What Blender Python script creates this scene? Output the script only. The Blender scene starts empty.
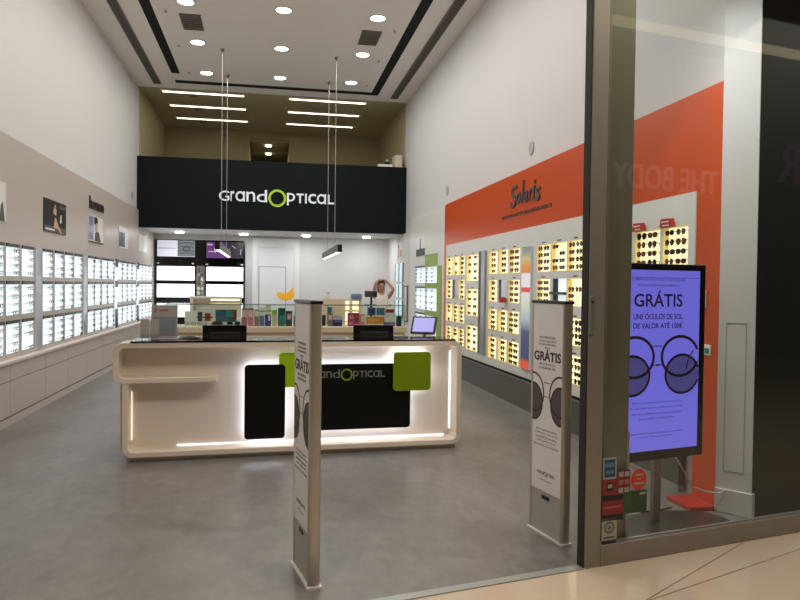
import bpy, bmesh, math, random
from mathutils import Vector, Matrix
R = math.radians
PI = math.pi
random.seed(7)
S = bpy.context.scene
COL = S.collection

# ------------------------------------------------------------------ camera, world, exposure
cam_d = bpy.data.cameras.new('camera')
cam = bpy.data.objects.new('camera', cam_d)
COL.objects.link(cam)
cam_d.sensor_width = 36.0
cam_d.lens = 690.0 * 36.0 / 800.0
cam_d.clip_start = 0.05
yaw, pitch, roll = R(10.82), R(-1.195), R(0.684)
fw = Vector((math.sin(yaw) * math.cos(pitch), math.cos(yaw) * math.cos(pitch), math.sin(pitch)))
rt = Vector((math.cos(yaw), -math.sin(yaw), 0))
up = rt.cross(fw)
rt2 = math.cos(roll) * rt + math.sin(roll) * up
up2 = -math.sin(roll) * rt + math.cos(roll) * up
cam.matrix_world = Matrix(((rt2.x, up2.x, -fw.x, 0), (rt2.y, up2.y, -fw.y, 0), (rt2.z, up2.z, -fw.z, 1.6), (0, 0, 0, 1)))
S.camera = cam
S.view_settings.view_transform = 'Standard'
S.view_settings.look = 'None'
S.view_settings.exposure = 0.0
S.view_settings.gamma = 1.0
S.view_settings.use_curve_mapping = False
S.cycles.max_bounces = 8
S.cycles.sample_clamp_indirect = 6.0
S.cycles.caustics_reflective = False
S.cycles.caustics_refractive = False
W = bpy.data.worlds.new('world')
S.world = W
W.use_nodes = True
W.node_tree.nodes['Background'].inputs[0].default_value = (0.9, 0.85, 0.8, 1)
W.node_tree.nodes['Background'].inputs[1].default_value = 0.015

DOWN_W = 16.5      # each ceiling downlight
SOFFIT_W = 14.0     # each small downlight below the fascia
WINDOW_W = 11.0
MALL_W = 56.0      # each lamp in the mall ceiling
WARM = (1.0, 0.98, 0.96)


def area(name, loc, size, watts, color, rot=(0, 0, 0), shape='DISK', size_y=None, parent=None, spread=None):
    d = bpy.data.lights.new(name, 'AREA')
    d.shape = shape
    d.size = size
    if size_y:
        d.size_y = size_y
    d.energy = watts
    d.color = color
    if spread:
        d.spread = spread
    o = bpy.data.objects.new(name, d)
    COL.objects.link(o)
    o.location = loc
    o.rotation_euler = rot
    if parent:
        o.parent = parent
    return o


# ------------------------------------------------------------------ materials
def lin(c):
    return tuple((v / 255 / 12.92) if v / 255 <= 0.04045 else ((v / 255 + 0.055) / 1.055) ** 2.4 for v in c)


MATS = {}


def mat(name, rgb, rough=0.5, metal=0.0, emit=0.0, ecol=None, noise=0.0, nscale=8.0, spec=0.5, trans=0.0, coat=0.0):
    if name in MATS:
        return MATS[name]
    m = bpy.data.materials.new(name)
    m.use_nodes = True
    nt = m.node_tree
    b = nt.nodes['Principled BSDF']
    c = lin(rgb)
    b.inputs['Base Color'].default_value = (*c, 1)
    b.inputs['Roughness'].default_value = rough
    b.inputs['Metallic'].default_value = metal
    b.inputs['Specular IOR Level'].default_value = spec
    if coat:
        b.inputs['Coat Weight'].default_value = coat
        b.inputs['Coat Roughness'].default_value = 0.08
    if trans:
        b.inputs['Transmission Weight'].default_value = trans
    if emit:
        e = lin(ecol or rgb)
        b.inputs['Emission Color'].default_value = (*e, 1)
        b.inputs['Emission Strength'].default_value = emit
    if noise:
        tc = nt.nodes.new('ShaderNodeTexCoord')
        n = nt.nodes.new('ShaderNodeTexNoise')
        n.inputs['Scale'].default_value = nscale
        n.inputs['Detail'].default_value = 6
        r = nt.nodes.new('ShaderNodeMapRange')
        r.inputs['To Min'].default_value = 1 - noise
        r.inputs['To Max'].default_value = 1 + noise
        mx = nt.nodes.new('ShaderNodeMix')
        mx.data_type = 'RGBA'
        mx.blend_type = 'MULTIPLY'
        mx.inputs[0].default_value = 1
        mx.inputs[6].default_value = (*c, 1)
        nt.links.new(tc.outputs['Object'], n.inputs['Vector'])
        nt.links.new(n.outputs['Fac'], r.inputs['Value'])
        nt.links.new(r.outputs[0], mx.inputs[7])
        nt.links.new(mx.outputs[2], b.inputs['Base Color'])
    MATS[name] = m
    return m


def glass_mat(name, tint, ior=1.5):
    m = bpy.data.materials.new(name)
    m.use_nodes = True
    nt = m.node_tree
    for n in list(nt.nodes):
        nt.nodes.remove(n)
    out = nt.nodes.new('ShaderNodeOutputMaterial')
    tr = nt.nodes.new('ShaderNodeBsdfTransparent')
    tr.inputs[0].default_value = (*tint, 1)
    gl = nt.nodes.new('ShaderNodeBsdfGlossy')
    gl.inputs['Roughness'].default_value = 0.0
    fr = nt.nodes.new('ShaderNodeFresnel')
    ge = nt.nodes.new('ShaderNodeNewGeometry')
    mr = nt.nodes.new('ShaderNodeMapRange')
    mr.inputs['To Min'].default_value = ior
    mr.inputs['To Max'].default_value = 1 / ior
    nt.links.new(ge.outputs['Backfacing'], mr.inputs['Value'])
    nt.links.new(mr.outputs[0], fr.inputs[0])
    mx = nt.nodes.new('ShaderNodeMixShader')
    nt.links.new(fr.outputs[0], mx.inputs[0])
    nt.links.new(tr.outputs[0], mx.inputs[1])
    nt.links.new(gl.outputs[0], mx.inputs[2])
    nt.links.new(mx.outputs[0], out.inputs[0])
    MATS[name] = m
    return m


M_wall = mat('wall_paint', (214, 212, 210), 0.6, noise=0.015, nscale=3)
M_ceil = mat('ceiling_paint', (240, 236, 230), 0.7, noise=0.02, nscale=2)
M_panel_l = mat('greige_panel', (196, 186, 177), 0.35, noise=0.02, nscale=1.5)
M_panel_r = mat('light_grey_panel', (226, 226, 220), 0.4, noise=0.02, nscale=1.5)
M_orange = mat('orange_panel', (206, 78, 18), 0.35, noise=0.03, nscale=2)
M_base_dark = mat('dark_grey_laminate', (84, 84, 76), 0.4, noise=0.06, nscale=6)
M_black = mat('black_plastic', (14, 14, 14), 0.3)
M_fascia = mat('fascia_black', (17, 21, 24), 0.8, spec=.2)
M_blackgloss = mat('black_gloss', (8, 8, 8), 0.08)
M_blackpanel = mat('black_sign_panel', (14, 14, 11), 0.35, spec=0.25)
M_slot = mat('slot_black', (4, 4, 4), 0.9)
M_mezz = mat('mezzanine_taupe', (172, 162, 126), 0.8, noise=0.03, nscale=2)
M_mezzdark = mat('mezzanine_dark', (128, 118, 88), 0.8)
M_white = mat('white_lacquer', (236, 232, 226), 0.3)
M_counter = mat('cream_solid_surface', (236, 221, 200), 0.3)
M_green = mat('green_lacquer', (124, 146, 4), 0.35)
M_steel = mat('brushed_steel', (150, 142, 130), 0.38, metal=0.9, noise=0.12, nscale=30)
M_bronze = mat('bronze_aluminium', (152, 144, 133), 0.42, metal=0.5, noise=0.06, nscale=14)
M_olive = mat('olive_post', (134, 130, 108), 0.4, metal=0.3)
M_alu = mat('satin_aluminium', (200, 190, 176), 0.35, metal=0.7)
M_alu_grey = mat('grey_aluminium', (170, 172, 168), 0.4, metal=0.5)
M_grille = mat('grille_grey', (112, 108, 98), 0.6)
M_grille_d = mat('grille_dark', (58, 55, 50), 0.7)
M_mirror = mat('mirror_silver', (225, 228, 230), 0.04, metal=1.0)
M_lamp = mat('lamp_white', (255, 250, 240), 0.5, emit=14.0)
M_lamp_line = mat('line_lamp', (255, 244, 220), 0.5, emit=4.0)
M_lit_cool = mat('backlit_cool', (225, 236, 240), 0.5, emit=0.80, ecol=(226, 240, 246))
M_lit_back = mat('backlit_white', (245, 245, 250), 0.5, emit=1.25, ecol=(255, 255, 255))
M_lit_warm = mat('backlit_warm', (240, 225, 170), 0.5, emit=1.12, ecol=(255, 243, 196))
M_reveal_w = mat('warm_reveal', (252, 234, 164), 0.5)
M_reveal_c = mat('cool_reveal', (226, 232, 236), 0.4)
M_led = mat('led_strip', (226, 234, 255), 0.5, emit=12.0)
M_led_soft = mat('led_strip_soft', (232, 238, 255), 0.5, emit=9.0)
M_led_rim = mat('led_strip_rim', (236, 240, 255), 0.5, emit=1.7)
M_led_warm = mat('led_strip_warm', (255, 226, 170), 0.5, emit=3.0)
M_logo_white = mat('logo_white', (216, 220, 222), 0.4, emit=0.28)
M_logo_grey = mat('logo_grey', (128, 128, 126), 0.4)
M_logo_green = mat('logo_green', (156, 196, 30), 0.4, emit=0.22)
M_logo_green_d = mat('logo_green_plain', (140, 160, 20), 0.4)
M_ink = mat('print_ink', (58, 48, 52), 0.6)
M_inkgrey = mat('print_ink_grey', (118, 108, 108), 0.6)
M_poster = mat('poster_paper', (246, 243, 243), 0.5)
M_lensgrey = mat('print_lens', (92, 84, 84), 0.6)
M_screen = mat('screen_lilac', (20, 20, 30), 0.25, emit=0.92, ecol=(116, 110, 224))
M_screen_ink = mat('screen_ink', (52, 22, 58), 0.6, emit=0.0)
M_screen_ink2 = mat('screen_ink_soft', (20, 20, 30), 0.6, emit=0.5, ecol=(84, 68, 150))
M_screen_lens = mat('screen_lens', (20, 20, 30), 0.5, emit=0.55, ecol=(92, 86, 158))
M_screen_pos = mat('screen_pos', (30, 30, 40), 0.3, emit=0.95, ecol=(178, 172, 240))
M_lettersteel = mat('dark_letter', (92, 82, 80), 0.45)
M_skin = mat('skin', (188, 142, 116), 0.55)
M_hair = mat('hair_dark', (48, 34, 28), 0.5)
M_shirt = mat('white_cloth', (236, 232, 226), 0.8)
M_trouser = mat('dark_cloth', (42, 44, 56), 0.8)
M_beige = mat('beige_wood', (226, 208, 178), 0.45, noise=0.04, nscale=10)
M_glass = glass_mat('window_glass', (0.95, 0.965, 0.955), 1.45)
M_glass2 = glass_mat('display_glass', (0.93, 0.97, 0.95), 1.35)
M_glassedge = mat('glass_edge', (96, 140, 126), 0.2)
M_cable = mat('white_cable', (214, 212, 206), 0.5)


# ------------------------------------------------------------------ mesh builder
class MB:
    def __init__(self):
        self.v, self.f, self.mi, self.mats = [], [], [], []
        self.M = Matrix.Identity(4)

    def _m(self, m):
        if m not in self.mats:
            self.mats.append(m)
        return self.mats.index(m)

    def add(self, verts, faces, m):
        o = len(self.v)
        self.v += [tuple(self.M @ Vector(p)) for p in verts]
        k = self._m(m)
        for f in faces:
            self.f.append([i + o for i in f])
            self.mi.append(k)
        return self

    def box(self, x0, x1, y0, y1, z0, z1, m):
        v = [(x, y, z) for z in (z0, z1) for y in (y0, y1) for x in (x0, x1)]
        return self.add(v, [(0, 2, 3, 1), (4, 5, 7, 6), (0, 1, 5, 4), (2, 6, 7, 3), (0, 4, 6, 2), (1, 3, 7, 5)], m)

    def poly(self, pts, d, m, side=None):
        """flat outline pts (3D) pushed along vector d"""
        n = len(pts)
        d = Vector(d)
        v = [Vector(p) for p in pts] + [Vector(p) + d for p in pts]
        self.add(v, [list(range(n))[::-1], list(range(n, 2 * n))], m)
        o = len(self.v) - 2 * n
        k = self._m(side or m)
        for i in range(n):
            j = (i + 1) % n
            self.f.append([o + i, o + j, o + n + j, o + n + i])
            self.mi.append(k)
        return self

    def tube(self, pts, r, m, seg=6, cap=True):
        pts = [Vector(p) for p in pts]
        rs = r if isinstance(r, (list, tuple)) else [r] * len(pts)
        v, f = [], []
        ref = None
        for i, p in enumerate(pts):
            a = pts[max(0, i - 1)]
            b = pts[min(len(pts) - 1, i + 1)]
            t = (b - a).normalized()
            if ref is None:
                ref = Vector((0, 0, 1)) if abs(t.z) < 0.9 else Vector((1, 0, 0))
            x = ref.cross(t)
            if x.length < 1e-5:
                x = Vector((1, 0, 0)).cross(t)
            x.normalize()
            y = t.cross(x)
            ref = y
            for k in range(seg):
                a_ = 2 * PI * k / seg
                v.append(p + (x * math.cos(a_) + y * math.sin(a_)) * rs[i])
        n = len(pts)
        for i in range(n - 1):
            for k in range(seg):
                j = (k + 1) % seg
                f.append((i * seg + k, i * seg + j, (i + 1) * seg + j, (i + 1) * seg + k))
        if cap:
            f.append(tuple(range(seg))[::-1])
            f.append(tuple(range((n - 1) * seg, n * seg)))
        return self.add(v, f, m)

    def lathe(self, prof, m, seg=24, c=(0, 0, 0), mats=None):
        """prof: list of (radius, z); mats optional per band"""
        v, f = [], []
        for r, z in prof:
            for k in range(seg):
                a = 2 * PI * k / seg
                v.append((c[0] + r * math.cos(a), c[1] + r * math.sin(a), c[2] + z))
        o = len(self.v)
        self.v += [tuple(self.M @ Vector(p)) for p in v]
        for i in range(len(prof) - 1):
            k_ = self._m(mats[i] if mats else m)
            for k in range(seg):
                j = (k + 1) % seg
                self.f.append([o + i * seg + k, o + i * seg + j, o + (i + 1) * seg + j, o + (i + 1) * seg + k])
                self.mi.append(k_)
        for i, rev in ((0, True), (len(prof) - 1, False)):
            if prof[i][0] > 1e-4:
                loop = [o + i * seg + k for k in range(seg)]
                self.f.append(loop[::-1] if rev else loop)
                self.mi.append(self._m(mats[min(i, len(mats) - 1)] if mats else m))
        return self

    def build(self, name, parent=None, bevel=0.0, smooth=False, loc=(0, 0, 0), rz=0.0):
        me = bpy.data.meshes.new(name)
        me.from_pydata(self.v, [], self.f)
        for m in self.mats:
            me.materials.append(m)
        for p, k in zip(me.polygons, self.mi):
            p.material_index = k
        bm = bmesh.new()
        bm.from_mesh(me)
        if bevel:
            es = [e for e in bm.edges if len(e.link_faces) == 2 and e.calc_face_angle(0) > 0.6]
            bmesh.ops.bevel(bm, geom=es, offset=bevel, segments=2, affect='EDGES', profile=0.5, clamp_overlap=True)
        bmesh.ops.recalc_face_normals(bm, faces=bm.faces)
        bm.to_mesh(me)
        bm.free()
        if smooth:
            for p in me.polygons:
                p.use_smooth = True
            me.set_sharp_from_angle(angle=0.7)
        me.update()
        o = bpy.data.objects.new(name, me)
        COL.objects.link(o)
        o.location = loc
        o.rotation_euler = (0, 0, rz)
        if parent:
            o.parent = parent
        return o


def tag(o, label, cat, group=None, kind=None):
    o['label'] = label
    o['category'] = cat
    if group:
        o['group'] = group
    if kind:
        o['kind'] = kind
    return o


def thing(name, label, cat, loc=(0, 0, 0), rz=0.0, group=None):
    o = bpy.data.objects.new(name, None)
    o.empty_display_size = 0.05
    COL.objects.link(o)
    o.location = loc
    o.rotation_euler = (0, 0, rz)
    return tag(o, label, cat, group)


def struct(name, mb, label=None, bevel=0.0, loc=(0, 0, 0), rz=0.0, smooth=False):
    o = mb.build(name, None, bevel, smooth, loc, rz)
    o['kind'] = 'structure'
    o['label'] = label or name
    o['category'] = name.split('_')[0]
    return o


def rrect(x0, x1, z0, z1, r, y=0.0, n=5):
    pts = []
    for cx, cz, a0 in ((x1 - r, z0 + r, -90), (x1 - r, z1 - r, 0), (x0 + r, z1 - r, 90), (x0 + r, z0 + r, 180)):
        for k in range(n + 1):
            a = R(a0 + 90 * k / n)
            pts.append((cx + r * math.cos(a), y, cz + r * math.sin(a)))
    return pts


# ------------------------------------------------------------------ lettering
_TXT = {}


def txt_mesh(s, bold):
    if (s, bold) in _TXT:
        return _TXT[(s, bold)]
    cu = bpy.data.curves.new('t', 'FONT')
    cu.body = s
    cu.size = 1.0
    cu.offset = bold
    cu.resolution_u = 3
    cu.align_x = 'LEFT'
    ob = bpy.data.objects.new('t', cu)
    COL.objects.link(ob)
    dg = bpy.context.evaluated_depsgraph_get()
    me = bpy.data.meshes.new_from_object(ob.evaluated_get(dg))
    vs = [(v.co.x, v.co.y) for v in me.vertices]
    fs = [list(p.vertices) for p in me.polygons]
    x0, x1 = min(v[0] for v in vs), max(v[0] for v in vs)
    y0, y1 = min(v[1] for v in vs), max(v[1] for v in vs)
    vs = [((v[0] - x0) / max(1e-6, x1 - x0), (v[1] - y0) / max(1e-6, y1 - y0)) for v in vs]
    # boundary edges
    cnt = {}
    for f in fs:
        for i in range(len(f)):
            e = (f[i], f[(i + 1) % len(f)])
            cnt[tuple(sorted(e))] = cnt.get(tuple(sorted(e)), 0) + 1
    be = []
    for f in fs:
        for i in range(len(f)):
            e = (f[i], f[(i + 1) % len(f)])
            if cnt[tuple(sorted(e))] == 1:
                be.append(e)
    COL.objects.unlink(ob)
    bpy.data.objects.remove(ob)
    bpy.data.curves.remove(cu)
    bpy.data.meshes.remove(me)
    _TXT[(s, bold)] = (vs, fs, be, (x1 - x0) / max(1e-6, y1 - y0))
    return _TXT[(s, bold)]


def text(mb, s, o, ex, ey, w, h, m, d=0.001, bold=0.0, shear=0.0):
    """lettering filling w x h from corner o; d = thickness along ex x ey"""
    vs, fs, be, _ = txt_mesh(s, bold)
    o, ex, ey = Vector(o), Vector(ex), Vector(ey)
    n = ex.cross(ey) * d
    a = [o + ex * (x * w + shear * y * h) + ey * (y * h) for x, y in vs]
    k = len(a)
    mb.add(a + [p + n for p in a],
           [[i + k for i in f] for f in fs] + [list(f)[::-1] for f in fs] + [(i, j, j + k, i + k) for i, j in be], m)


def optician_logo(mb, c, ex, ey, hw, m_txt, m_ring, d, bold=0.02):
    c, ex, ey = Vector(c), Vector(ex), Vector(ey)
    G = [('G', -.997, -.82, -.073, .10), ('r', -.80, -.735, -.073, .10), ('a', -.715, -.555, -.075, .10), ('n', -.53, -.38, -.073, .10),
         ('d', -.355, -.175, -.075, .135), ('p', .168, .31, -.115, .10), ('T', .335, .46, -.073, .097), ('I', .485, .515, -.073, .097),
         ('c', .54, .68, -.075, .10), ('a', .695, .855, -.075, .10), ('L', .885, 1.0, -.073, .097)]
    st_ = .027 + bold
    for ch, x0, x1, y0, y1 in G:
        if ch == 'a':
            w_, h_ = (x1 - x0) * hw, (y1 - y0) * hw
            t_ = st_ * hw
            cc = c + ex * (x0 * hw + w_ / 2) + ey * ((y0 + y1) / 2 * hw)
            ring2d(mb, cc, ex, ey, (w_ - t_) / 2, (h_ - t_) / 2, t_, m_txt, d)
            rect2d(mb, c + ex * (x1 * hw - t_) + ey * (y0 * hw), ex, ey, 0, t_, 0, h_, m_txt, d * 1.001)
            continue
        if ch in 'TIL':
            t_ = st_ * hw
            o_ = c + ex * (x0 * hw) + ey * (y0 * hw)
            w_, h_ = (x1 - x0) * hw, (y1 - y0) * hw
            if ch == 'T':
                rect2d(mb, o_, ex, ey, 0, w_, h_ - t_, h_, m_txt, d)
                rect2d(mb, o_, ex, ey, w_ / 2 - t_ / 2, w_ / 2 + t_ / 2, 0, h_ - t_, m_txt, d)
            elif ch == 'I':
                rect2d(mb, o_, ex, ey, w_ / 2 - t_ / 2, w_ / 2 + t_ / 2, 0, h_, m_txt, d)
            else:
                rect2d(mb, o_, ex, ey, 0, t_, 0, h_, m_txt, d)
                rect2d(mb, o_, ex, ey, t_, w_, 0, t_, m_txt, d)
            continue
        text(mb, ch, c + ex * (x0 * hw) + ey * (y0 * hw), ex, ey, (x1 - x0) * hw, (y1 - y0) * hw, m_txt, d, bold)
    n = ex.cross(ey) * d
    N = 40
    v, f = [], []
    for k in range(N):
        a = 2 * PI * k / N
        e = ex * math.cos(a) + ey * math.sin(a)
        for r in (.154, .114):
            v += [c + e * (r * hw), c + e * (r * hw) + n]
    for k in range(N):
        i, j = 4 * k, 4 * ((k + 1) % N)
        f += [(i + 1, j + 1, j + 3, i + 3), (i, i + 1, j + 1, j)[::-1], (i + 2, j + 2, j + 3, i + 3)[::-1], (i, i + 2, j + 2, j)]
    mb.add(v, f, m_ring)


def ring2d(mb, c, ex, ey, rx, ry, t, m, d=0.001, a0=0, a1=360, n=40, clip=None):
    c, ex, ey = Vector(c), Vector(ex), Vector(ey)
    nn = ex.cross(ey) * d
    v, f = [], []
    for k in range(n + 1):
        a = R(a0 + (a1 - a0) * k / n)
        for q in (1, -1):
            p = c + ex * ((rx + q * t / 2) * math.cos(a)) + ey * ((ry + q * t / 2) * math.sin(a))
            v += [p, p + nn]
    for k in range(n):
        xm = (rx + t / 2) * math.cos(R(a0 + (a1 - a0) * (k + .5) / n))
        if clip and not clip[0] < xm < clip[1]:
            continue
        i, j = 4 * k, 4 * k + 4
        f += [(i + 1, j + 1, j + 3, i + 3), (i, i + 1, j + 1, j)[::-1], (i + 2, j + 2, j + 3, i + 3)[::-1], (i, i + 2, j + 2, j)]
    mb.add(v, f, m)


def disc2d(mb, c, ex, ey, rx, ry, m, d=0.001, n=28, clip=None):
    c, ex, ey = Vector(c), Vector(ex), Vector(ey)
    pts = []
    for k in range(n):
        x, y = rx * math.cos(2 * PI * k / n), ry * math.sin(2 * PI * k / n)
        if clip:
            x = max(clip[0], min(clip[1], x))
        pts.append(c + ex * x + ey * y)
    mb.poly(pts, ex.cross(ey) * d, m)


def rect2d(mb, o, ex, ey, x0, x1, y0, y1, m, d=0.001):
    o, ex, ey = Vector(o), Vector(ex), Vector(ey)
    mb.poly([o + ex * x + ey * y for x, y in ((x0, y0), (x1, y0), (x1, y1), (x0, y1))], ex.cross(ey) * d, m)


# ------------------------------------------------------------------ room shell
XL, XR = -2.92, 3.26          # upper side walls
YF = 16.4                     # fascia front
ZC = 6.0
FA = R(11.21)                 # the shop front is turned against the shop
FO = Vector((1.885, 3.64, 0))
fex, fey = Vector((math.cos(FA), math.sin(FA), 0)), Vector((-math.sin(FA), math.cos(FA), 0))


def fline(x):
    return FO.y + (x - FO.x) * math.tan(FA)


def floor_mat():
    m = mat('grey_floor', (128, 126, 123), 0.36)
    nt = m.node_tree
    b = nt.nodes['Principled BSDF']
    tc = nt.nodes.new('ShaderNodeTexCoord')
    mp = nt.nodes.new('ShaderNodeMapping')
    mp.inputs['Scale'].default_value = (1, 0.6, 1)
    n1 = nt.nodes.new('ShaderNodeTexNoise')
    n1.inputs['Scale'].default_value = 1.6
    n1.inputs['Detail'].default_value = 8
    n1.inputs['Roughness'].default_value = 0.6
    n2 = nt.nodes.new('ShaderNodeTexNoise')
    n2.inputs['Scale'].default_value = 14
    n2.inputs['Detail'].default_value = 5
    ad = nt.nodes.new('ShaderNodeMix')
    ad.inputs[0].default_value = 0.35
    cr = nt.nodes.new('ShaderNodeValToRGB')
    cr.color_ramp.elements[0].position = 0.3
    cr.color_ramp.elements[0].color = (*lin((98, 95, 91)), 1)
    cr.color_ramp.elements[1].position = 0.7
    cr.color_ramp.elements[1].color = (*lin((138, 134, 129)), 1)
    nt.links.new(tc.outputs['Object'], mp.inputs[0])
    nt.links.new(mp.outputs[0], n1.inputs[0])
    nt.links.new(mp.outputs[0], n2.inputs[0])
    nt.links.new(n1.outputs[0], ad.inputs[2])
    nt.links.new(n2.outputs[0], ad.inputs[3])
    nt.links.new(ad.outputs[0], cr.inputs[0])
    nt.links.new(cr.outputs[0], b.inputs['Base Color'])
    return m


M_floor = floor_mat()
M_tile = mat('cream_stone_tile', (202, 184, 160), 0.12, noise=0.05, nscale=2.2)
M_seam = mat('tile_joint', (140, 118, 92), 0.6)

b = MB()
b.poly([(XL - .3, fline(XL - .3), -.1), (5.2, fline(5.2), -.1), (5.2, 19.0, -.1), (XL - .3, 19.0, -.1)], (0, 0, .1), M_floor)
struct('floor', b)
b = MB()
b.poly([(-9, fline(-9), -.1), (-9, -6.5, -.1), (20, -6.5, -.1), (20, fline(20), -.1)], (0, 0, .1), M_tile)
for p, q in (((1.94 - 2.6, 3.206 - .97), (1.94 + 2.6, 3.206 + .97)), ((0.4, 2.28), (2.98, 3.855)), ((1.2, .6), (4.6, 1.9))):
    p, q = Vector((*p, 0)), Vector((*q, 0))
    n = (q - p).normalized().cross(Vector((0, 0, 1))) * .0035
    b.poly([p + n, q + n, q - n, p - n], (0, 0, .0012), M_seam)
struct('floor_mall', b, 'cream polished stone mall floor')
b = MB()
b.poly([Vector((0, 0, 0)) + FO + fex * u + fey * v for u, v in ((-5.2, .0), (-.0, .0), (0, .06), (-5.2, .06))], (0, 0, .006), M_alu_grey)
struct('trim_1', b, 'metal threshold strip between grey floor and stone floor')

b = MB()
b.box(XL - .15, XL, 2.6, 18.75, 0, ZC + .1, M_wall)
struct('wall_left', b)
b = MB()
b.box(XR, XR + .12, 4.4, 18.75, 0, ZC + .1, M_wall)
struct('wall_right', b)
b = MB()
b.box(XL, XR, 18.65, 18.8, 0, 2.9, M_wall)
struct('wall_back', b)

# ceiling: a floating raft with dark shadow gaps, let into the room
b = MB()
xs = [XL - .1, -2.03, -1.855, 2.285, 2.467, XR + .1]
ys = [2.5, 15.23, 15.70, 15.95, YF]
for i in range(5):
    for j in range(4):
        gap = (i in (1, 3) and j == 0) or (i == 2 and j == 2) or (i == 3 and j in (1, 2))
        if i in (1,) and j == 2:
            gap = True
        if not gap:
            b.box(xs[i], xs[i + 1], ys[j], ys[j + 1], ZC, ZC + .12, M_ceil)
        else:
            b.box(xs[i], xs[i + 1], ys[j], ys[j + 1], ZC + .006, ZC + .12, M_slot)
b.box(-2.2, 2.6, 2.5, YF, ZC + .2, ZC + .25, M_slot)
struct('ceiling', b)
b = MB()
b.box(XL - .2, XR + .2, YF, 20.6, ZC, ZC + .12, M_mezz)
struct('ceiling_mezzanine', b)
b = MB()
b.box(XL, -.57, 20.4, 20.5, 2.9, ZC, M_mezz)
b.box(.57, XR, 20.4, 20.5, 2.9, ZC, M_mezz)
b.box(-.57, .57, 20.4, 20.5, 5.78, ZC, M_mezz)
struct('wall_mezzanine_back', b)
b = MB()
b.box(XL - .1, XL, 18.7, 20.5, 2.9, ZC, M_mezz)
b.box(XL, XL + .04, YF + .25, 20.4, 2.95, ZC, M_mezz)
struct('wall_mezzanine_left', b)
b = MB()
b.box(XR, XR + .1, 18.7, 20.5, 2.9, ZC, M_mezz)
b.box(XR - .04, XR, YF + .25, 20.4, 2.95, ZC, M_mezz)
struct('wall_mezzanine_right', b)
b = MB()
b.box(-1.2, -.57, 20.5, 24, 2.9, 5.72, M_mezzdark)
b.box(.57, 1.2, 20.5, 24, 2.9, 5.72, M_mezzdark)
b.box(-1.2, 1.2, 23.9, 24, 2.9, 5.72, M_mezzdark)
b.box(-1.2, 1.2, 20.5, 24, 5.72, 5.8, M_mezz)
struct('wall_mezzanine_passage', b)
b = MB()
b.box(XL, XR, YF + .2, 20.4, 2.86, 2.98, M_wall)
struct('ceiling_soffit', b)
b = MB()
b.box(XL, XR, YF, YF + .2, 2.855, 4.45, M_fascia)
struct('wall_fascia', b, 'black sign fascia across the back of the shop')

# mall side: shopfront head, mall ceiling, opposite front
b = MB()
for u0, u1 in ((-6, 3.2),):
    b.poly([FO + fex * u + fey * v + Vector((0, 0, 3.75)) for u, v in ((u0, 0), (u1, 0), (u1, .2), (u0, .2))], (0, 0, 2.4), M_wall)
struct('wall_shopfront', b)
M_mallceil = mat('mall_ceiling', (120, 104, 84), 0.8)
M_malldark = mat('mall_dark_front', (40, 46, 52), 0.5)
b = MB()
b.poly([FO + fex * u + fey * v + Vector((0, 0, 5.0)) for u, v in ((-8, -.1), (12, -.1), (12, -3.7), (-8, -3.7))], (0, 0, .1), M_mallceil)
struct('ceiling_mall', b)
b = MB()
b.poly([FO + fex * u + fey * v for u, v in ((-8, -9.1), (16, -9.1), (16, -9.2), (-8, -9.2))], (0, 0, 7), M_malldark)
struct('wall_mall_opposite', b)
b = MB()
b.poly([FO + fex * u + fey * v + Vector((0, 0, 7.0)) for u, v in ((-8, -3.6), (16, -3.6), (16, -9.2), (-8, -9.2))], (0, 0, .1), M_malldark)
struct('ceiling_mall_upper', b)
t = thing('cove_light', 'long warm light line along the edge of the mall ceiling', 'light', FO + Vector((0, 0, 4.86)), FA)
MB().box(-6, 12, -3.78, -3.70, 0, .1, mat('cove_lamp', (255, 232, 190), .5, emit=1.3)).build('diffuser', t)
MB().box(-6, 12, -3.74, -3.68, .1, .2, M_bronze).build('housing', t)
b = MB()
sd = -fex
text(b, 'THE BODY', FO + fex * 10.42 + fey * -9.06 + Vector((0, 0, 3.82)), sd, (0, 0, 1), 3.02, .55, mat('mall_letter', (200, 190, 200), .5, emit=.55), .04, 0.01)
tag(b.build('shop_sign'), 'white letters reading THE BODY on the shop across the mall', 'sign')
b = MB()
text(b, 'R', FO + fex * 13.12 + fey * -9.06 + Vector((0, 0, 4.25)), sd, (0, 0, 1), .75, .95, mat('mall_letter_pink', (170, 90, 180), .5, emit=.25), .04, 0.0)
tag(b.build('shop_sign'), 'pink letter sign high on the dark shop front across the mall', 'sign')

for u in (-3.2, -.4, 2.2, 5.2):
    for v in (-1.5,):
        p = FO + fex * u + fey * v
        t = thing('mall_downlight', 'round downlight in the mall ceiling over the stone floor', 'light', (p.x, p.y, 5.0), 0, 'mall ceiling downlights')
        MB().lathe([(.12, 0), (.12, -.01), (.09, -.012)], M_white).build('trim_ring', t, smooth=True)
        MB().lathe([(.088, -.004), (.088, -.012)], mat('mall_lamp', (255, 226, 180), .5, emit=8)).build('diffuser', t)
        area('lamp', (0, 0, -.03), .17, MALL_W, (1.0, .91, .80), parent=t)

# ------------------------------------------------------------------ ceiling fittings
def downlight(x, y, label, grp=None):
    t = thing('ceiling_downlight', label, 'light', (x, y, ZC), 0, grp)
    MB().lathe([(.15, 0), (.15, -.012), (.122, -.014), (.118, -.004)], M_white).build('trim_ring', t, smooth=True)
    MB().lathe([(.12, -.003), (.12, -.009)], M_lamp).build('diffuser', t)
    area('lamp', (0, 0, -.02), .22, DOWN_W, WARM, parent=t)


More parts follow.
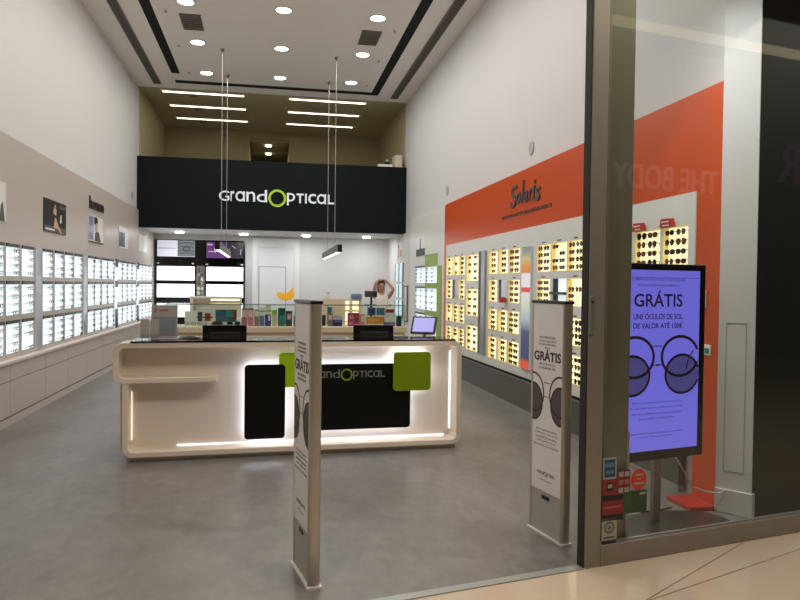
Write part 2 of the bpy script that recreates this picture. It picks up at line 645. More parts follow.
cn = {-1.3: 'left', .21: 'middle', 1.735: 'right'}
rn = {11.32: 'front', 13.16: 'second', 15.02: 'back'}
for y in (15.02, 13.16, 11.32, 9.46, 7.6, 5.74):
    for x in (-1.3, .21, 1.735):
        if y in rn:
            lab = 'round white recessed downlight, %s column and %s row of the lit ceiling grid' % (cn[x], rn[y])
            g = None
        else:
            lab = 'round white recessed downlight nearer the shop entrance above the counter'
            g = 'entrance downlights'
        downlight(x, y, lab, g)

for x, y, lab in ((-1.3, 12.18, 'square dark air vent between the left column of downlights'), (1.735, 12.26, 'square dark air vent between the right column of downlights')):
    t = thing('ceiling_vent', lab, 'vent', (x, y, ZC))
    b = MB()
    for k in range(7):
        b.box(-.15, .15, -.30 + k * .093, -.245 + k * .093, -.014, -.004, M_grille)
    b.build('slats', t)
    b = MB()
    b.box(-.16, .16, -.34, .34, -.005, 0, M_grille_d)
    b.build('backing', t)
    b = MB()
    for a in ((-.17, -.15, -.35, .35), (.15, .17, -.35, .35), (-.17, .17, -.35, -.33), (-.17, .17, .33, .35)):
        b.box(*a, -.016, 0, M_grille)
    b.build('frame', t)
for x0, x1, lab in ((-2.516, -2.354, 'long grey linear air grille by the left wall'), (2.782, 2.953, 'long grey linear air grille by the right wall')):
    t = thing('linear_grille', lab, 'vent', ((x0 + x1) / 2, 10, ZC))
    h = (x1 - x0) / 2
    b = MB()
    for k in range(4):
        b.box(-h + .012 + k * (2 * h / 4), -h + .03 + k * (2 * h / 4), -5, 6.05, -.015, -.002, M_grille)
    b.build('slats', t)
    MB().box(-h, h, -5, 6.05, -.003, 0, M_grille_d).build('backing', t)
    b = MB()
    for a in ((-h, -h + .012, -5, 6.05), (h - .012, h, -5, 6.05), (-h, h, 6.04, 6.06)):
        b.box(*a, -.016, 0, M_grille)
    b.build('frame', t)
sl = ['front', 'middle', 'back']
for i, (x, y) in enumerate(((-1.66, 11.72), (-1.65, 13.34), (-1.65, 15.0), (2.1, 11.76), (2.085, 13.42), (2.08, 15.09))):
    lab = 'small ceiling sprinkler head beside the %s dark slot, %s one' % ('left' if i < 3 else 'right', sl[i % 3])
    t = thing('sprinkler', lab, 'sprinkler', (x, y, ZC))
    MB().lathe([(.045, 0), (.045, -.006), (.02, -.02)], M_white, 12).build('escutcheon', t, smooth=True)
    b = MB()
    b.lathe([(.012, -.02), (.012, -.035), (.005, -.04), (.025, -.044), (.025, -.047)], mat('sprinkler_metal', (150, 146, 138), .4), 10)
    b.build('head', t)

# mezzanine line lights
k = 0
for xs_, side in (((-2.41, -.60), 'left'), ((.47, 2.27), 'right')):
    for y, rown in ((16.62, 'front'), (17.88, 'middle'), (19.2, 'back')):
        t = thing('line_light', 'long thin %s light line in the mezzanine ceiling, %s bank' % (rown, side), 'light', ((xs_[0] + xs_[1]) / 2, y, ZC))
        h = (xs_[1] - xs_[0]) / 2
        MB().box(-h, h, -.065, .065, -.02, 0, M_lamp_line).build('diffuser', t)
        b = MB()
        b.box(-h - .01, h + .01, -.078, -.066, -.024, 0, M_white)
        b.box(-h - .01, h + .01, .066, .078, -.024, 0, M_white)
        b.build('housing', t)
        if side == 'left':
            b = MB()
            b.box(-.09, .09, -.16, .16, -.012, 0, M_mezzdark)
            tag(b.build('ceiling_vent', loc=(-1.765, y + .27, ZC)), 'small dark vent behind the %s light line of the left mezzanine bank' % rown, 'vent')
for y, lab in ((20.9, 'nearer'), (22.2, 'farther')):
    t = thing('passage_downlight', '%s small downlight inside the mezzanine doorway' % lab, 'light', (-.03, y, 5.72))
    MB().lathe([(.11, 0), (.11, -.012), (.09, -.012)], M_white, 16).build('trim_ring', t)
    MB().lathe([(.09, -.003), (.09, -.05)], mat('passage_lamp', (255, 244, 220), .5, emit=5), 16).build('diffuser', t)
    area('lamp', (0, 0, -.06), .15, 5.0, (1, .95, .82), parent=t)
# clutter on the mezzanine edge
b = MB()
b.box(-.17, .17, -.08, .1, 0, .06, M_white)
tag(b.build('white_tray', loc=(2.74, 16.5, 4.451)), 'flat white box lying on top of the black fascia', 'box')
b = MB()
b.lathe([(.07, 0), (.085, .02), (.04, .05), (.02, .06)], M_black, 14)
b.box(-.05, .05, -.015, .015, .05, .075, M_black)
b.lathe([(.03, .075), (.035, .1), (.0, .13)], mat('white_dome', (220, 220, 214), .4), 12)
tag(b.build('desk_phone', loc=(2.79, 16.48, 4.512), smooth=True), 'small black and white device on the flat white box above the fascia', 'device')
b = MB()
b.box(-.085, .085, -.06, .1, 0, .30, mat('carton_cream', (216, 206, 188), .7))
tag(b.build('carton', loc=(3.07, 16.5, 4.45), bevel=.005), 'tall pale carton standing on the fascia top beside the right wall', 'box')
b = MB()
b.box(-.03, .03, -.06, .06, 0, .26, mat('carton_grey', (176, 168, 150), .7))
tag(b.build('carton', loc=(2.955, 16.52, 4.45)), 'narrow greyer carton left of the tall pale one on the fascia', 'box')

for x, y, lab in ((-2.137, 17.6, 'far left'), (-.609, 17.75, 'second'), (.938, 17.75, 'third'), (2.487, 17.75, 'far right')):
    t = thing('soffit_downlight', 'round downlight under the black fascia, %s of four from the left' % lab, 'light', (x, y, 2.86))
    MB().lathe([(.12, 0), (.12, -.01), (.1, -.012)], M_white).build('trim_ring', t, smooth=True)
    MB().lathe([(.1, -.003), (.1, -.04)], M_lamp).build('diffuser', t)
    area('lamp', (0, 0, -.045), .18, SOFFIT_W, (.97, .985, 1), parent=t)


def pendant(x, label):
    t = thing('pendant_light', label, 'light', (x, 12.45, 2.19))
    b = MB()
    b.box(-.04, .04, 0, 3.65, .012, .14, mat('lamp_housing', (66, 68, 68), .45))
    b.build('housing', t)
    MB().box(-.03, .03, .05, 3.6, 0, .014, mat('pendant_diffuser', (255, 252, 246), .5, emit=1.6)).build('diffuser', t)
    b = MB()
    b.box(-.04, .04, -.01, 0, .0, .14, M_black)
    b.build('end_cap', t)
    for yy in (13.45 - 12.45, 15.1 - 12.45):
        MB().tube([(0, yy, .14), (0, yy, ZC - 2.19 - .03)], .0055, mat('wire_steel', (176, 174, 168), .5, metal=.2), 5).build('wire', t)
        MB().lathe([(.012, ZC - 2.26), (.035, ZC - 2.19 - .02), (.035, ZC - 2.19)], M_grille, 10, c=(0, yy, 0)).build('ceiling_cup', t)


pendant(1.263, 'long dark pendant lamp hanging on two wires in front of the white back wall')
pendant(-.878, 'long dark pendant lamp hanging on two wires in front of the purple poster')

# ------------------------------------------------------------------ fascia logo
t = thing('wall_sign', 'large raised white shop name with green ring on the black fascia', 'sign', (.19, YF, 3.60))
lg = MB()
optician_logo(lg, (0, 0, 0), (1, 0, 0), (0, 0, 1), 1.325, M_logo_white, M_logo_green, .03, .004)
# split letters and ring
vi = lg._m(M_logo_green)
for nm, keep in (('lettering', lambda k: k != vi), ('ring', lambda k: k == vi)):
    q = MB()
    q.v = list(lg.v)
    q.mats = list(lg.mats)
    for f, k in zip(lg.f, lg.mi):
        if keep(k):
            q.f.append(f)
            q.mi.append(k)
    o = q.build(nm, t)
    bm = bmesh.new()
    bm.from_mesh(o.data)
    bmesh.ops.delete(bm, geom=[v for v in bm.verts if not v.link_faces], context='VERTS')
    bm.to_mesh(o.data)
    bm.free()

# ------------------------------------------------------------------ wall racks
def board(holes, y0, y1, z0, z1, x0, x1, m):
    """upright board on a side wall with rectangular openings (y0,y1,z0,z1)"""
    ys_ = sorted({y0, y1, *[h[0] for h in holes], *[h[1] for h in holes]})
    zs_ = sorted({z0, z1, *[h[2] for h in holes], *[h[3] for h in holes]})
    b_ = MB()
    for i in range(len(ys_) - 1):
        run = None
        for j in range(len(zs_) - 1):
            cy, cz = (ys_[i] + ys_[i + 1]) / 2, (zs_[j] + zs_[j + 1]) / 2
            solid = not any(h[0] < cy < h[1] and h[2] < cz < h[3] for h in holes)
            if solid and run is None:
                run = zs_[j]
            if (not solid) and run is not None:
                b_.box(x0, x1, ys_[i], ys_[i + 1], run, zs_[j], m)
                run = None
        if run is not None:
            b_.box(x0, x1, ys_[i], ys_[i + 1], run, zs_[-1], m)
    return b_


def rack(name, y0, y1, z0, z1, xf, depth, sgn, m_lit, m_rev, label, grp=None, cap=False, divider=True):
    """lit tray let into the board. sgn=+1 left wall (opens to +x), -1 right wall"""
    t_ = thing(name, label, 'display', (xf, (y0 + y1) / 2, z0), 0, grp)
    hy, hz = (y1 - y0) / 2, z1 - z0
    xb = -sgn * depth
    a, c_ = sorted((xb, xb + sgn * .006))
    MB().box(a, c_, -hy, hy, 0, hz, m_lit).build('light_panel', t_)
    b_ = MB()
    lo, hi = sorted((xb, 0))
    w = .004
    b_.box(lo, hi, -hy, -hy + w, 0, hz, m_rev)
    b_.box(lo, hi, hy - w, hy, 0, hz, m_rev)
    b_.box(lo, hi, -hy, hy, 0, w, m_rev)
    b_.box(lo, hi, -hy, hy, hz - w, hz, m_rev)
    b_.build('housing', t_)
    if cap:
        lo, hi = sorted((0, sgn * .012))
        MB().box(lo, hi, -hy, hy, hz + .002, hz + .036, M_black).build('header', t_)
    return t_


# glasses: front stands off the wall, temples run back to it (local: +x off the wall, y along wall)
def glasses_mb(kind, style, parts, m_frame, m_lens, w=.145, h=.046, dpt=.052):
    fr, le, te = MB(), [], []
    n = 14
    thick = (.006 if kind == 'sunglasses' else .0045) if style != 'wire' else .003
    for s in (-1, 1):
        c = Vector((dpt, s * w * .26, 0))
        if style == 'round':
            rx, ry = .026, .026
        elif style == 'aviator':
            rx, ry = .029, .026
        else:
            rx, ry = .031, .021
        pts = []
        for k in range(n):
            a = 2 * PI * k / n
            cx, cz = math.cos(a), math.sin(a)
            e = .75 if style in ('square', 'wire') else 1
            px = rx * math.copysign(abs(cx) ** e, cx)
            pz = ry * math.copysign(abs(cz) ** e, cz)
            if style == 'aviator' and cz < 0:
                pz *= 1.15
                px *= .92
            pts.append(c + Vector((-.004 * abs(px) / rx, px, pz)))
        fr.tube(pts + [pts[0]], thick / 2 * 1.15, m_frame, 5, False)
        l_ = MB()
        l_.poly(pts, (.0012, 0, 0), m_lens)
        le.append(l_)
        t_ = MB()
        ye = s * (w * .26 + rx)
        t_.tube([(dpt, ye - s * .002, .010), (dpt - .006, ye + s * .006, .010), (dpt * .6, ye + s * .004, .009), (dpt * .3, ye - s * (.004 if dpt < .1 else -.003), .004), (0.0, ye - s * (.03 if dpt < .1 else .004), -.012)], [thick * .5, thick * .55, thick * .45, thick * .5, thick * .5], m_frame, 5)
        te.append(t_)
    fr.tube([(dpt, -.012, .006), (dpt + .004, 0, .010), (dpt, .012, .006)], thick * .45, m_frame, 5)
    if style == 'aviator':
        fr.tube([(dpt, -.02, .02), (dpt + .003, 0, .022), (dpt, .02, .02)], thick * .4, m_frame, 5)
    if parts:
        return fr, le, te
    for o_ in le + te:
        fr.M = Matrix.Identity(4)
        base = len(fr.v)
        fr.v += o_.v
        for f, k_ in zip(o_.f, o_.mi):
            fr.f.append([i + base for i in f])
            fr.mi.append(fr._m(o_.mats[k_]))
    return fr, None, None


M_fr = {'black': mat('frame_black', (22, 20, 22), .25), 'tortoise': mat('frame_tortoise', (92, 52, 24), .25, noise=.4, nscale=60),
        'grey': mat('frame_grey', (120, 128, 138), .3, metal=.3), 'blue': mat('frame_blue', (70, 90, 130), .3), 'silver': mat('frame_silver', (150, 156, 162), .25, metal=.8),
        'gold': mat('frame_gold', (176, 132, 60), .3, metal=.8), 'red': mat('frame_red', (150, 36, 30), .3)}
M_clear = glass_mat('clear_lens', (.93, .95, .97), 1.3)
M_lens_d = mat('dark_lens', (40, 32, 28), .1)
M_lens_b = mat('brown_lens', (106, 60, 26), .1)
M_lens_g = mat('grey_lens', (84, 80, 78), .1)
PROTO = {}


def get_glasses(kind, col, style, parts):
    """returns (root) freshly copied"""
    key = (kind, col, style, parts)
    ml = M_clear if kind == 'eyeglasses' else {'black': M_lens_d, 'tortoise': M_lens_b, 'grey': M_lens_g}.get(col, M_lens_d)
    if key not in PROTO:
        fr, le, te = glasses_mb(kind, style, parts, M_fr[col], ml, dpt=.052 if kind == 'sunglasses' else .066)
        if parts:
            PROTO[key] = [fr.build('frame')] + [l.build('lens') for l in le] + [t.build('temple') for t in te]
        else:
            PROTO[key] = [fr.build(kind)]
        for o in PROTO[key]:
            COL.objects.unlink(o)
    if parts:
        r_ = bpy.data.objects.new(kind, None)
        r_.empty_display_size = .03
        COL.objects.link(r_)
        for o in PROTO[key]:
            c = o.copy()
            COL.objects.link(c)
            c.parent = r_
        return r_
    c = PROTO[key][0].copy()
    COL.objects.link(c)
    return c


def put_glasses(kind, col, style, parts, loc, rz, label, grp, scale=1.0):
    o = get_glasses(kind, col, style, parts)
    o.location = loc
    o.rotation_euler = (0, 0, rz)
    o.scale = (scale,) * 3
    tag(o, label, 'eyewear', grp)
    return o


ORD = ['first', 'second', 'third', 'fourth', 'fifth', 'sixth', 'seventh', 'eighth']
XB = -2.88
lcols = [('nearest bay, cut by the left photo edge', [(7.93, 8.335)]),
         ('bay left of the first mirror strip', [(8.405, 8.815), (8.905, 9.325)]),
         ('bay between first and second mirror strips', [(9.684, 10.094), (10.201, 10.587), (10.686, 11.08), (11.178, 11.588)]),
         ('bay between second mirror strip and first black strip', [(11.98, 12.373), (12.442, 12.839), (12.943, 13.327), (13.407, 13.873)]),
         ('bay between the two black strips', [(14.217 + k * .488, 14.217 + k * .488 + .42) for k in range(4)]),
         ('last bay by the back wall', [(16.443 + k * .452, 16.443 + k * .452 + .385) for k in range(4)])]
short = ['left edge bay', 'bay before first mirror', 'bay after first mirror', 'bay after second mirror', 'bay between black strips', 'bay nearest back wall']
ltiers = [('upper', 1.655, 1.99), ('middle', 1.207, 1.565), ('lower', .77, 1.112)]
holes = [(y0, y1, z0, z1) for _, cs in lcols for y0, y1 in cs for _, z0, z1 in ltiers]
b = board([h for h in holes if h[0] < 16.4], 4.2, YF, .7, 3.24, XB - .04, XB, M_panel_l)
b2 = board([h for h in holes if h[0] > 16.4], YF, 18.5, .7, 2.86, XB - .04, XB, M_panel_l)
base = len(b.v)
b.v += b2.v
b.f += [[i + base for i in f] for f in b2.f]
b.mi += b2.mi
struct('trim_2', b, 'greige display panelling on the left wall')
ecol = ['black', 'grey', 'blue', 'tortoise', 'grey', 'silver', 'silver', 'grey']
for bi, (bay, cs) in enumerate(lcols):
    for ci, (y0, y1) in enumerate(cs):
        for tn, z0, z1 in ltiers:
            cpos = '' if len(cs) == 1 else ('%s column, ' % ORD[ci])
            rack('lit_eyewear_rack', y0, y1, z0, z1, XB, .010, 1, M_lit_cool, M_reveal_c,
                 'white backlit rack, %s tier, %s%s, left wall' % (tn, cpos, short[bi]), 'backlit racks on the left wall', cap=True)
            for k in range(4):
                if random.random() < .04:
                    continue
                zc = z1 - .05 - k * (z1 - z0 - .085) / 3
                col = random.choice(ecol)
                st = random.choice(['square', 'wire', 'round', 'wire'])
                put_glasses('eyeglasses', col, st, y1 < 9.4 and y0 > 8.35, (XB + .004, (y0 + y1) / 2 - .105 + random.uniform(-.025, .025), zc), R(random.uniform(-3, 3)),
                            '%s eyeglasses, %s row, %s rack, %s%s' % (col, ORD[k], tn, cpos, short[bi]), 'eyeglasses on the left wall', 1.1)
for y0, y1, lab in ((9.382, 9.647, 'first'), (11.671, 11.917, 'second')):
    t = thing('mirror_strip', 'tall narrow mirror strip between lit racks on the left wall, %s from the entrance' % lab, 'mirror', (XB, (y0 + y1) / 2, .73))
    h = (y1 - y0) / 2
    MB().box(0, .008, -h + .015, h - .015, 0, 1.29, mat('satin_mirror', (206, 212, 218), .3, metal=.8)).build('mirror', t)
    b = MB()
    b.box(0, .011, -h, -h + .015, 0, 1.29, M_reveal_c)
    b.box(0, .011, h - .015, h, 0, 1.29, M_reveal_c)
    b.build('frame', t)
for y0, y1, lab in ((13.96, 14.136, 'nearer'), (16.2, 16.37, 'farther')):
    t = thing('display_strip', '%s white upright strip with black blocks between left wall racks' % lab, 'display', (XB, (y0 + y1) / 2, .73))
    h = (y1 - y0) / 2
    MB().box(0, .012, -h, h, 0, 1.29, M_lit_cool).build('light_panel', t)
    for z0, z1 in ((0, .36), (.86 if 0 else .78, .9), (1.16, 1.31)):
        MB().box(.012, .03, -h, h, z0, z1, M_black).build('black_block', t)

# pictures on the left wall
def picture(y0, y1, z0, z1, label, paint, name='wall_poster', x=XB, sgn=1):
    t_ = thing(name, label, 'poster', (x, (y0 + y1) / 2, (z0 + z1) / 2))
    hy, hz = (y1 - y0) / 2, (z1 - z0) / 2
    lo, hi = sorted((0, sgn * .014))
    MB().box(lo, hi, -hy, hy, -hz, hz, M_black if paint[0] is None else paint[0]).build('panel', t_)
    b_ = MB()
    ex = Vector((0, sgn, 0))
    o_ = Vector((sgn * .0142, -sgn * hy, -hz))
    for n_, (kind, *a) in enumerate(paint[1]):
        o_ = Vector((sgn * (.0142 + .0005 * n_), -sgn * hy, -hz))
        if kind == 'p':
            pts, m = a
            b_.poly([o_ + ex * (u * 2 * hy) + Vector((0, 0, v * 2 * hz)) for u, v in pts], (sgn * .0012, 0, 0), m)
        if kind == 'l':
            pts, r_, m = a
            b_.tube([o_ + ex * (u * 2 * hy) + Vector((0, 0, v * 2 * hz)) for u, v in pts], r_, m, 5)
    if b_.v:
        b_.build('print', t_)
    return t_


def q(u0, u1, v0, v1):
    return [(u0, v0), (u1, v0), (u1, v1), (u0, v1)]


P_dark = mat('print_black', (18, 18, 18), .65)
P_grey = mat('print_grey', (80, 86, 84), .6)
P_skin = mat('print_skin', (212, 168, 132), .5)
P_white = mat('print_white', (238, 236, 232), .4)
P_blue = mat('print_blue', (120, 128, 172), .4)
P_navy = mat('print_navy', (58, 62, 84), .4)
P_brown = mat('print_brown', (72, 48, 46), .5)
P_pale = mat('print_pale', (224, 226, 216), .4)
P_lilac = mat('print_lilac', (176, 172, 200), .4)
picture(7.85, 8.375, 2.254, 2.687, 'pale poster cut by the left edge of the photo', (P_pale, [('p', q(.1, .9, .1, .95), P_white), ('p', [(.6, .0), (.9, .0), (.8, .5), (.68, .4)], P_grey)]))
picture(9.70, 10.68, 2.262, 2.695, 'black poster of a figure with bare legs on the left wall',
        (P_dark, [('p', q(0, 1, .0, .2), P_grey), ('p', q(.04, .45, .06, .11), P_white),
                  ('p', [(.40, .16), (.58, .14), (.60, .3), (.50, .48), (.46, .48)], P_skin), ('p', [(.58, .3), (.70, .16), (.80, .02), (.72, .02), (.62, .12), (.5, .4)], P_skin),
                  ('p', [(.37, .62), (.45, .56), (.52, .56), (.53, .72), (.47, .8), (.42, .78)], P_skin),
                  ('p', [(.42, .8), (.47, .78), (.5, .86), (.46, .9)], P_skin), ('p', q(.66, .95, .80, .90), P_grey), ('p', [(.68, .34), (.76, .36), (.76, .62), (.70, .6)], P_pale)]))
picture(11.97, 12.95, 2.255, 2.70, 'poster of a dark-haired figure between blue and white under raised dark letters',
        (P_pale, [('p', q(0, .30, .1, .97), P_lilac), ('p', q(0, .26, .10, .36), P_blue), ('p', q(.02, .3, .62, .95), P_blue),
                  ('p', [(.40, .08), (.80, .06), (.70, .40), (.58, .45), (.42, .38)], P_brown), ('p', [(.36, .7), (.58, .7), (.6, .92), (.5, .99), (.34, .96)], P_dark),
                  ('p', [(.44, .44), (.56, .44), (.58, .74), (.46, .76), (.42, .6)], P_skin), ('p', q(0, 1, .0, .05), P_brown)]))
picture(14.25, 15.17, 2.283, 2.70, 'dark blue poster with a white right margin on the left wall',
        (P_white, [('p', q(.0, .62, .06, .80), P_navy), ('p', [(.2, .1), (.4, .1), (.36, .6), (.26, .62)], P_grey), ('p', q(.05, .58, .74, .8), P_pale)]))
picture(16.42, 17.37, 2.308, 2.70, 'white poster nearest the back on the left wall', (P_white, [('p', q(.4, .5, .1, .8), P_pale), ('p', q(.62, .9, .2, .9), P_pale)]))
b = MB()
for ch, y0, w_, h_, z_ in (('h', 12.03, .17, .205, 2.805), ('o', 12.22, .19, .135, 2.805), ('m', 12.43, .23, .135, 2.81), ('e', 12.68, .14, .14, 2.81), ('m', 12.80, .19, .135, 2.815)):
    text(b, ch, (XB, y0, z_), (0, 1, 0), (0, 0, 1), w_, h_, mat('brown_letter', (62, 52, 48), .4), .02, .012)
tag(b.build('wall_lettering'), 'dark raised lettering above the poster of a dark-haired figure', 'sign')

# speakers on the upper walls
for x, y, z, sg, lab in ((XL, 15.85, 3.49, 1, 'round grey wall speaker on the upper left wall near the fascia'),
                         (XR, 8.3, 3.36, -1, 'round grey wall speaker on the white right wall above the orange band'),
                         (XR, 12.48, 3.37, -1, 'round grey wall speaker on the right wall at the far end of the orange band')):
    t = thing('wall_speaker', lab, 'speaker', (x, y, z))
    N = 24
    m_sp = mat('speaker_grey', (176, 176, 174), .7)
    MB().poly([(0, .078 * math.cos(2 * PI * k / N), .078 * math.sin(2 * PI * k / N)) for k in range(N)], (sg * .012, 0, 0), m_sp).build('grille', t)
    b = MB()
    b.tube([(sg * .006, .082 * math.cos(2 * PI * k / N), .082 * math.sin(2 * PI * k / N)) for k in range(N + 1)], .006, M_alu_grey, 5, False)
    b.build('rim', t)

# base cabinets, left wall
xw = -2.8
cuts = [6.17, 7.25, 8.305, 9.55, 10.544, 11.598, 12.66, 13.72, 14.78, 15.84, 16.9, 17.96]
cl = ['nearest the entrance', 'second from the entrance', 'third from the entrance', 'fourth from the entrance', 'fifth from the entrance', 'sixth from the entrance', 'seventh from the entrance', 'eighth from the entrance', 'third from the back wall', 'second from the back wall', 'nearest the back wall']
for i in range(len(cuts) - 1):
    y0, y1 = cuts[i], cuts[i + 1]
    t = thing('base_cabinet', 'low greige cabinet with drawer over door on the left wall, %s' % cl[i], 'cabinet', (xw, y0, 0), 0, 'low cabinets along the left wall')
    w = y1 - y0
    b = MB()
    b.box(XL - xw, -.02, 0.001, w - .001, .1, .68, M_panel_l)
    b.box(XL - xw, .0, 0.001, w - .001, 0, .085, M_panel_l)
    b.build('body', t)
    MB().box(-.02, -.002, .004, w - .004, .495, .675, M_panel_l).build('drawer', t, bevel=.002)
    MB().box(-.02, -.002, .004, w - .004, .102, .485, M_panel_l).build('door', t, bevel=.002)
b = MB()
b.box(XL, xw + .02, 6.17, 17.96, .682, .716, mat('cream_worktop', (222, 210, 200), .35))
tag(b.build('worktop', bevel=.004), 'long cream ledge over the low cabinets on the left wall', 'worktop')

# ------------------------------------------------------------------ right wall: orange unit
XO = 3.2
b = MB()
b.box(XO, XO + .05, 4.451, 4.75, .0, 3.1, M_orange)
b.box(XO, XO + .05, 4.75, 12.24, 2.345, 3.1, M_orange)
b.box(XO, XO + .05, 12.24, 12.42, .0, 3.1, M_orange)
struct('trim_3', b, 'orange framing panel on the right wall')
b = MB()
b.box(2.985, XO - .001, 4.44, 4.74, 0, .03, mat('red_foot', (190, 46, 30), .35))
tag(b.build('panel_foot', bevel=.004), 'flat red foot plate at the near end of the orange panel', 'base')

cA = [(11.81, 12.205), (11.385, 11.765), (11.02, 11.365)]
tA = [('top', 1.794, 2.11), ('second', 1.383, 1.713), ('third', .979, 1.282), ('bottom', .60, .887)]
cB = [(9.36, 9.74), (8.925, 9.30), (8.47, 8.875)]
tB = [('top', 1.785, 2.11), ('second', 1.385, 1.698), ('third', .981, 1.278), ('bottom', .565, .877)]
cC = [(7.49, 7.89), (7.045, 7.46), (6.624, 7.025)]
tC = [('top', 1.783, 2.105), ('second', 1.40, 1.70), ('third', .98, 1.277), ('bottom', .573, .882)]
cD = [(5.227, 5.625), (4.835, 5.19)]
tD = [('top', 1.78, 2.098), ('second', 1.40, 1.70), ('third', .98, 1.277), ('bottom', .573, .882)]
cE = [(5.95, 6.3)]
racks = []
far = 'far unit'
for i, c in enumerate(cA):
    for j, tt in enumerate(tA):
        if (i, j) != (1, 1):
            racks.append((c, tt, '%s column left of the long mirror' % ORD[i], 1))
wide = [('top', 1.689, 2.106), ('middle', 1.133, 1.557), ('bottom', .58, .973)]
for tt in wide:
    racks.append(((10.234, 10.905), tt, 'wide column by the long mirror', 2))
for i, c in enumerate(cB):
    for j, tt in enumerate(tB):
        if (i, j) != (1, 1):
            racks.append((c, tt, '%s column left of colour poster' % ORD[i], 2 if i == 2 else 1))
for i, c in enumerate(cC):
    for j, tt in enumerate(tC):
        if (i, j) != (1, 1):
            racks.append((c, tt, '%s column right of colour poster' % ORD[i], 2))
for i, c in enumerate(cD):
    for j, tt in enumerate(tD[:2]):
        racks.append((c, tt, '%s column behind shop window' % ('left' if i == 0 else 'right'), 2))
odd = [(cA[1][0], cA[1][1], tA[1][1], tA[1][2]), (cB[1][0], cB[1][1], tB[1][1], tB[1][2]), (cC[1][0], cC[1][1], tC[1][1], tC[1][2])]
XI = 3.19
holes = [(c[0], c[1], tt[1], tt[2]) for c, tt, _, _ in racks] + odd
b = board(holes, 4.75, 12.24, .455, 2.345, XI, XI + .02, M_panel_r)
struct('trim_4', b, 'light grey display panelling inside the orange frame')
scol = ['black', 'black', 'tortoise', 'tortoise', 'grey', 'gold', 'red']
for c, tt, where, ncol in racks:
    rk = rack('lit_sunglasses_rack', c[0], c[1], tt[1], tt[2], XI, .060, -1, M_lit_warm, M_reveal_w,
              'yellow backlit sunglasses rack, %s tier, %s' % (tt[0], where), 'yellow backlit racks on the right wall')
    b = MB()
    b.box(-.003, 0, -.05, .05, tt[2] - tt[1] + .018, tt[2] - tt[1] + .03, M_grille_d)
    near = c[0] < 5.5
    if not near:
        b.build('name_plate', rk)
    if near and tt[0] != 'top':
        continue
    for k in range(4):
        zc = tt[2] - .045 - k * (tt[2] - tt[1] - .085) / 3
        for n in range(ncol):
            if not near and random.random() < .06:
                continue
            w_ = c[1] - c[0]
            yc = (c[0] + c[1]) / 2 + (0 if ncol == 1 else (n - .5) * w_ * -.44) - (.04 if ncol == 1 else .0)
            col = random.choice(scol)
            st = random.choice(['square', 'square', 'round', 'aviator'])
            pos = '' if ncol == 1 else ('left pair, ' if n == 0 else 'right pair, ')
            put_glasses('sunglasses', col, st, near, (XI + .045, yc, zc), PI + R(random.uniform(-4, 4)),
                        '%s sunglasses, %s%s row, %s rack, %s' % (col, pos, ORD[k], tt[0], where), 'sunglasses on the right wall', 1.08 if ncol == 1 else 1.0 if w_ > .39 else .92)
# things in the odd cells
for i, (y0, y1, z0, z1) in enumerate(odd[:2]):
    t = thing('grey_mirror_niche', ('grey mirrored niche among yellow racks, %s' % ('far end of the orange unit' if i == 0 else 'between long mirror and colour poster')), 'mirror', (XI, (y0 + y1) / 2, z0))
    h = (y1 - y0) / 2
    MB().box(.018, .022, -h, h, 0, z1 - z0, M_mirror).build('mirror', t)
    b = MB()
    b.box(0, .02, -h, -h + .012, 0, z1 - z0, M_alu_grey)
    b.box(0, .02, h - .012, h, 0, z1 - z0, M_alu_grey)
    b.build('frame', t)
b = MB()
b.lathe([(.05, 0), (.055, .04), (.045, .07), (.0, .075)], mat('red_case', (190, 60, 44), .4), 14)
tag(b.build('glasses_case', loc=(XI - .045, 8.98, 1.387), smooth=True), 'small red case in the grey mirrored niche', 'case')
y0, y1, z0, z1 = odd[2]
t = thing('cross_shelf', 'white cell with a black cross shelf right of the colour poster', 'shelf', (XI, (y0 + y1) / 2, z0))
MB().box(.02, .026, -.2, .2, 0, z1 - z0, M_lit_cool).build('back', t)
MB().box(-.03, .02, -.2, .2, .12, .15, M_black).build('shelf', t)
MB().box(-.03, .02, -.005 + .06, .03 + .06, 0, z1 - z0, M_black).build('upright', t)
# red topper signs over the window racks
for (y0, y1), lab in ((cD[0], 'left'), (cD[1], 'right')):
    b = MB()
    yl = y1 - .0
    b.poly([(XI - .035, yl, 2.098), (XI - .035, yl - .19, 2.098), (XI - .035, yl - .16, 2.165), (XI - .035, yl - .02, 2.17)], (.03, 0, 0), mat('topper_red', (176, 40, 30), .4))
    rect2d(b, (XI - .0352, yl - .03, 2.12), (0, -1, 0), (0, 0, 1), 0, .11, .018, .026, P_white, .001)
    rect2d(b, (XI - .0352, yl - .05, 2.105), (0, -1, 0), (0, 0, 1), 0, .09, .003, .012, P_white, .001)
    tag(b.build('rack_topper'), 'red sign on top of the %s yellow rack seen through the shop window' % lab, 'sign')
# long mirror and colour poster
t = thing('wall_mirror', 'tall mirror between the yellow racks of the right wall', 'mirror', (XI, 10.015, .58))
MB().box(-.012, 0, -.12, .12, 0, 1.56, mat('satin_mirror', (206, 212, 218), .3, metal=.8)).build('mirror', t)
b = MB()
b.box(-.03, 0, -.16, -.12, 0, 1.56, M_alu_grey)
b.box(-.03, 0, .12, .16, 0, 1.56, M_alu_grey)
b.build('frame', t)
t = thing('lightbox_poster', 'tall narrow lit poster fading grey, orange, white and navy on the right wall', 'poster', (XI, 8.185, .576))


